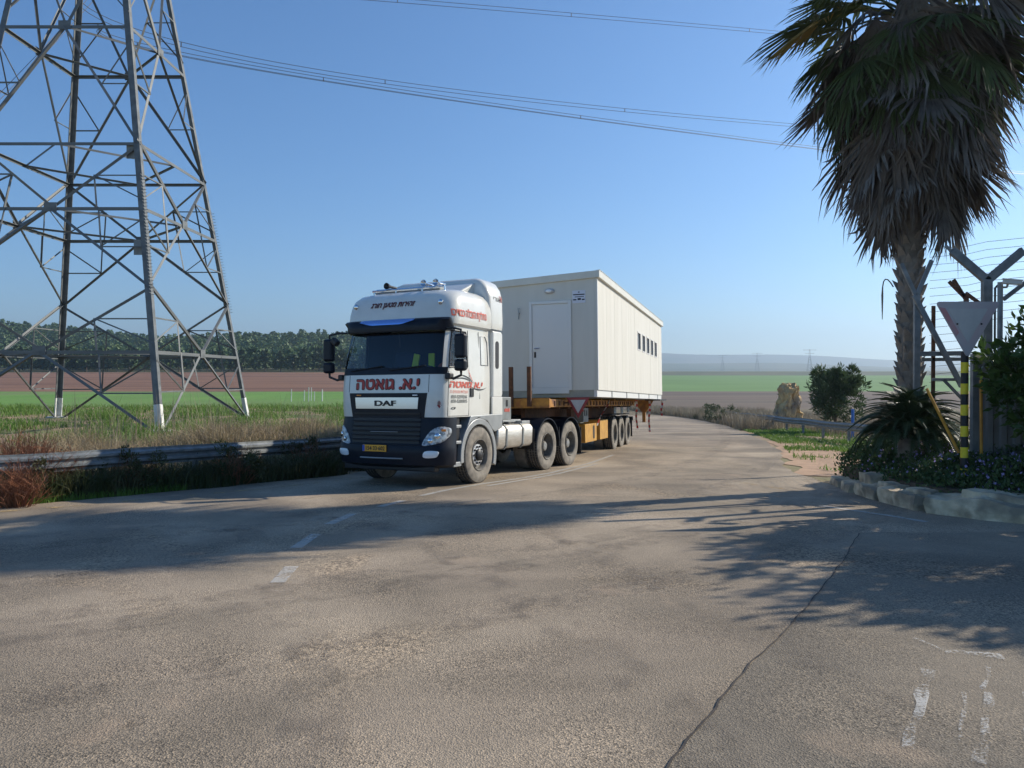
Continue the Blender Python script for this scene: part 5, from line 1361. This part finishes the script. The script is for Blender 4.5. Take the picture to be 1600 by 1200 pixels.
for k, (x, y, s_) in enumerate([(14.6, 56, 1.0), (13.9, 52, .7), (15.6, 64, .9)]):
    t = thing('roadside_bush', 'dark green roadside bush at the far end of the right barrier', 'bush', Matrix.Translation((x+.6, y, -.03*y)), 'green bushes where the road bends')
    V, F = leaves(1600, blob((0, 0, s_*.6), (s_*1.5, s_*1.1, s_*.7), 20), .14, .35, .3); link('foliage', quads_np('foliage', V, F, leafmat('bush_leaf', (.05, .08, .03), (.09, .11, .045), .2)), t)
    MB().tube([(0, 0, -.2), (0, 0, s_*.7)], [.05, .02], 6).build('stem', M_bark, t)

# ------------------------------------------------------------------ yield sign, fence, wall
sg = thing('give_way_sign', 'weathered triangular give-way sign on a black and yellow striped pole', 'sign', Matrix.Translation((6.63, 11.25, 0)))
nst = 13; z0 = -.05; hh = 2.02/nst
for i in range(nst):
    MB().lathe([(0, 0), (0, .052), (hh, .052), (hh, 0)], 16, 'z').build('pole_band', M_stripe_k if i % 2 == 0 else M_stripe_y, sg, smooth=40, mw=Matrix.Translation((0, 0, z0+i*hh)))
def rtri(r, rr):
    pts = []
    for a in (30, 150, 270):
        c = Vector((math.cos(R(a)), math.sin(R(a))))*(r-2*rr)
        for da in (-60, -20, 20, 60): pts.append((c.x+rr*math.cos(R(a+da)), c.y+rr*math.sin(R(a+da))))
    return pts
pl = MB().prism([(x, z+2.42) for x, z in rtri(.55, .035)], -.075, -.06, 'y').build('sign_plate', M_signrim, sg)
MB().prism([(x, z+2.425) for x, z in rtri(.335, .01)], -.0785, -.0755, 'y').build('sign_face', M_signback, pl)
MB().add([(-.43, -.0775, 2.62), (-.33, -.0775, 2.6), (-.13, -.0775, 2.245), (-.17, -.0775, 2.19)], [(0, 1, 2, 3)]).build('faded_red_border', M_signred, pl)
for x in (-.16, .19): MB().lathe([(0, .014), (.008, .012), (.01, 0)], 8, 'y', center=(x, -.089, 2.37)).build('rivet', M_black, pl)
M_yp = M_wood
ps = MB().tube([at(1448, 607, 11.9), at(1499, 708, 11.6)], .022, 8).build('leaning_pole', M_wood, None, 40); tag(ps, 'thin yellow pole leaning against the striped sign pole', 'pole')
ps = MB().tube([at(1533, 594, 11.5), at(1534, 722, 11.5)], .022, 8).build('upright_pole', M_wood, None, 40); tag(ps, 'thin upright yellow pole before the corrugated wall', 'pole')
# corrugated wall
cw = thing('corrugated_wall', 'grey corrugated metal wall behind the striped pole', 'wall', None)
A, B = Vector((7.22, 12.0)), Vector((12.6, 10.4)); L = (B-A).length; d = (B-A)/L; nn = Vector((d.y, -d.x))
V = []; nc = 240
for i in range(nc+1):
    s_ = L*i/nc; ph = (i % 8)/8; off = .02*(1 if ph < .4 else (-1 if .5 <= ph < .9 else 0)); p = A+d*s_+nn*off
    V += [(p.x, p.y, -.1), (p.x, p.y, 1.93)]
MB().add(V, [(2*i, 2*i+2, 2*i+3, 2*i+1) for i in range(nc)]).build('sheet', mat('wall_sheet', (.23, .225, .215), (.18, .175, .17), rough=.6, scale=3, metal=.3), cw)
for s_ in (0, 2.4, 4.8): p = A+d*s_; MB().box((p.x-.04, p.y-.04, -.1), (p.x+.04, p.y+.04, 1.96)).build('post', M_galv, cw)
MB().bar((A.x, A.y, 1.95), (B.x, B.y, 1.95), .05, .05).build('top_rail', M_galv, cw)
# security fence with Y tops
fz = 13.1
fe = thing('security_fence', 'galvanised security fence with forked tops strung with barbed wire', 'fence', None)
def Lbar(nm, p, q, wd, m=M_galv):
    return MB().bar(p, q, wd, wd*.6, up=(0, 1, 0)).build(nm, m, fe, bevel=.006)
Lbar('post', at(1432, 720, fz), at(1432, 462, fz), .10)
Lbar('fork_arm', at(1431, 464, fz), at(1407, 412, fz), .07); Lbar('fork_arm', at(1431, 464, fz), at(1455, 407, fz), .07)
Lbar('diagonal_strut', at(1428, 462, fz-.06), at(1503, 604, fz-.06), .085)
Lbar('gate_beam', at(1436, 553, fz), at(1512, 552, fz), .08); Lbar('gate_beam', at(1440, 562, fz+.1), at(1512, 561, fz+.1), .06)
Lbar('gate_beam', at(1456, 593, fz), at(1510, 593, fz), .05)
Lbar('thin_post', at(1458, 700, fz+.1), at(1458, 478, fz+.1), .06, M_rust); Lbar('diagonal_strut', at(1474, 593, fz), at(1510, 630, fz), .05)
fz2 = 12.6
Lbar('post', at(1541, 600, fz2), at(1541, 437, fz2), .15)
Lbar('fork_arm', at(1543, 440, fz2), at(1487, 392, fz2), .13); Lbar('fork_arm', at(1540, 440, fz2), at(1597, 392, fz2), .13)
Lbar('fork_tip', at(1487, 394, fz2+.05), at(1476, 384, fz2+.05), .05)
Lbar('strut', at(1567, 468, fz2+.6), at(1640, 412, fz2+.6), .07)
for px0, py0, px1, py1 in ((1482, 440, 1508, 466), (1508, 458, 1530, 474), (1489, 437, 1511, 472)):
    Lbar('fork_arm', at(px0, py0, 18), at(px1, py1, 18), .08, M_rust)
Lbar('post', at(1509, 600, 18), at(1509, 462, 18), .1, M_rust)
for i in range(18):
    y0 = 384 + i*12.2; P = [at(1452, y0+6, 17.5), at(1510, y0+5-4, 17.2), at(1541, y0-6, 16.0), at(1640, y0-16, 14.8)]
    if i > 10: P = P[:2] + [at(1541, y0-2, 16)]
    MB().tube(P, .0045, 4).build('barbed_wire', M_cable, fe)
for i in range(9):
    for ax, ay, bx, by in ((1543, 438, 1487, 392), (1540, 438, 1597, 392)):
        p = at(ax, ay-4, fz2).lerp(at(bx, by-4, fz2), (i+.5)/9); MB().box((p.x-.012, p.y-.02, p.z), (p.x+.012, p.y+.02, p.z+.035)).build('wire_clip', M_grey, fe)
cc = thing('security_camera', 'pale security camera on a thin pole above the leafy shrub', 'camera', None)
p = at(1562, 445, 12.2)
MB().tube([at(1562, 640, 12.2), at(1562, 441, 12.2)], .04, 8).build('pole', M_galv, cc, 40)
MB().tube([at(1563, 449, 12.2), at(1572, 449, 12.2), at(1574, 444, 12.2)], .018, 6).build('bracket', M_galv, cc, 40)
MB().tube([at(1554, 560, 12.25), at(1554, 450, 12.25), at(1558, 446, 12.25)], .016, 6).build('conduit', M_black, cc, 40)
MB().bar(at(1566, 440, 12.1), at(1596, 442, 12.0), .09, .075).build('housing', mat('camera_white', (.55, .53, .5), rough=.5), cc, bevel=.015)
MB().bar(at(1565, 436, 12.1), at(1597, 438.5, 12.0), .11, .012).build('sun_shield', MATS['camera_white'], cc)

# ------------------------------------------------------------------ haze
hz = MB().box((-3200, -40, -40), (9500, 5900, 330)).build('haze', None)
hm = bpy.data.materials.new('haze'); hm.use_nodes = True; t = hm.node_tree; t.nodes.clear()
out = t.nodes.new('ShaderNodeOutputMaterial'); pv = t.nodes.new('ShaderNodeVolumePrincipled')
pv.inputs['Color'].default_value = (.66, .83, 1, 1); pv.inputs['Density'].default_value = .00027; pv.inputs['Anisotropy'].default_value = .5
t.links.new(pv.outputs[0], out.inputs['Volume']); hz.data.materials.clear(); hz.data.materials.append(hm); hz['kind'] = 'stuff'
stuff(hz, 'thin pale haze lying over the whole valley', 'haze')
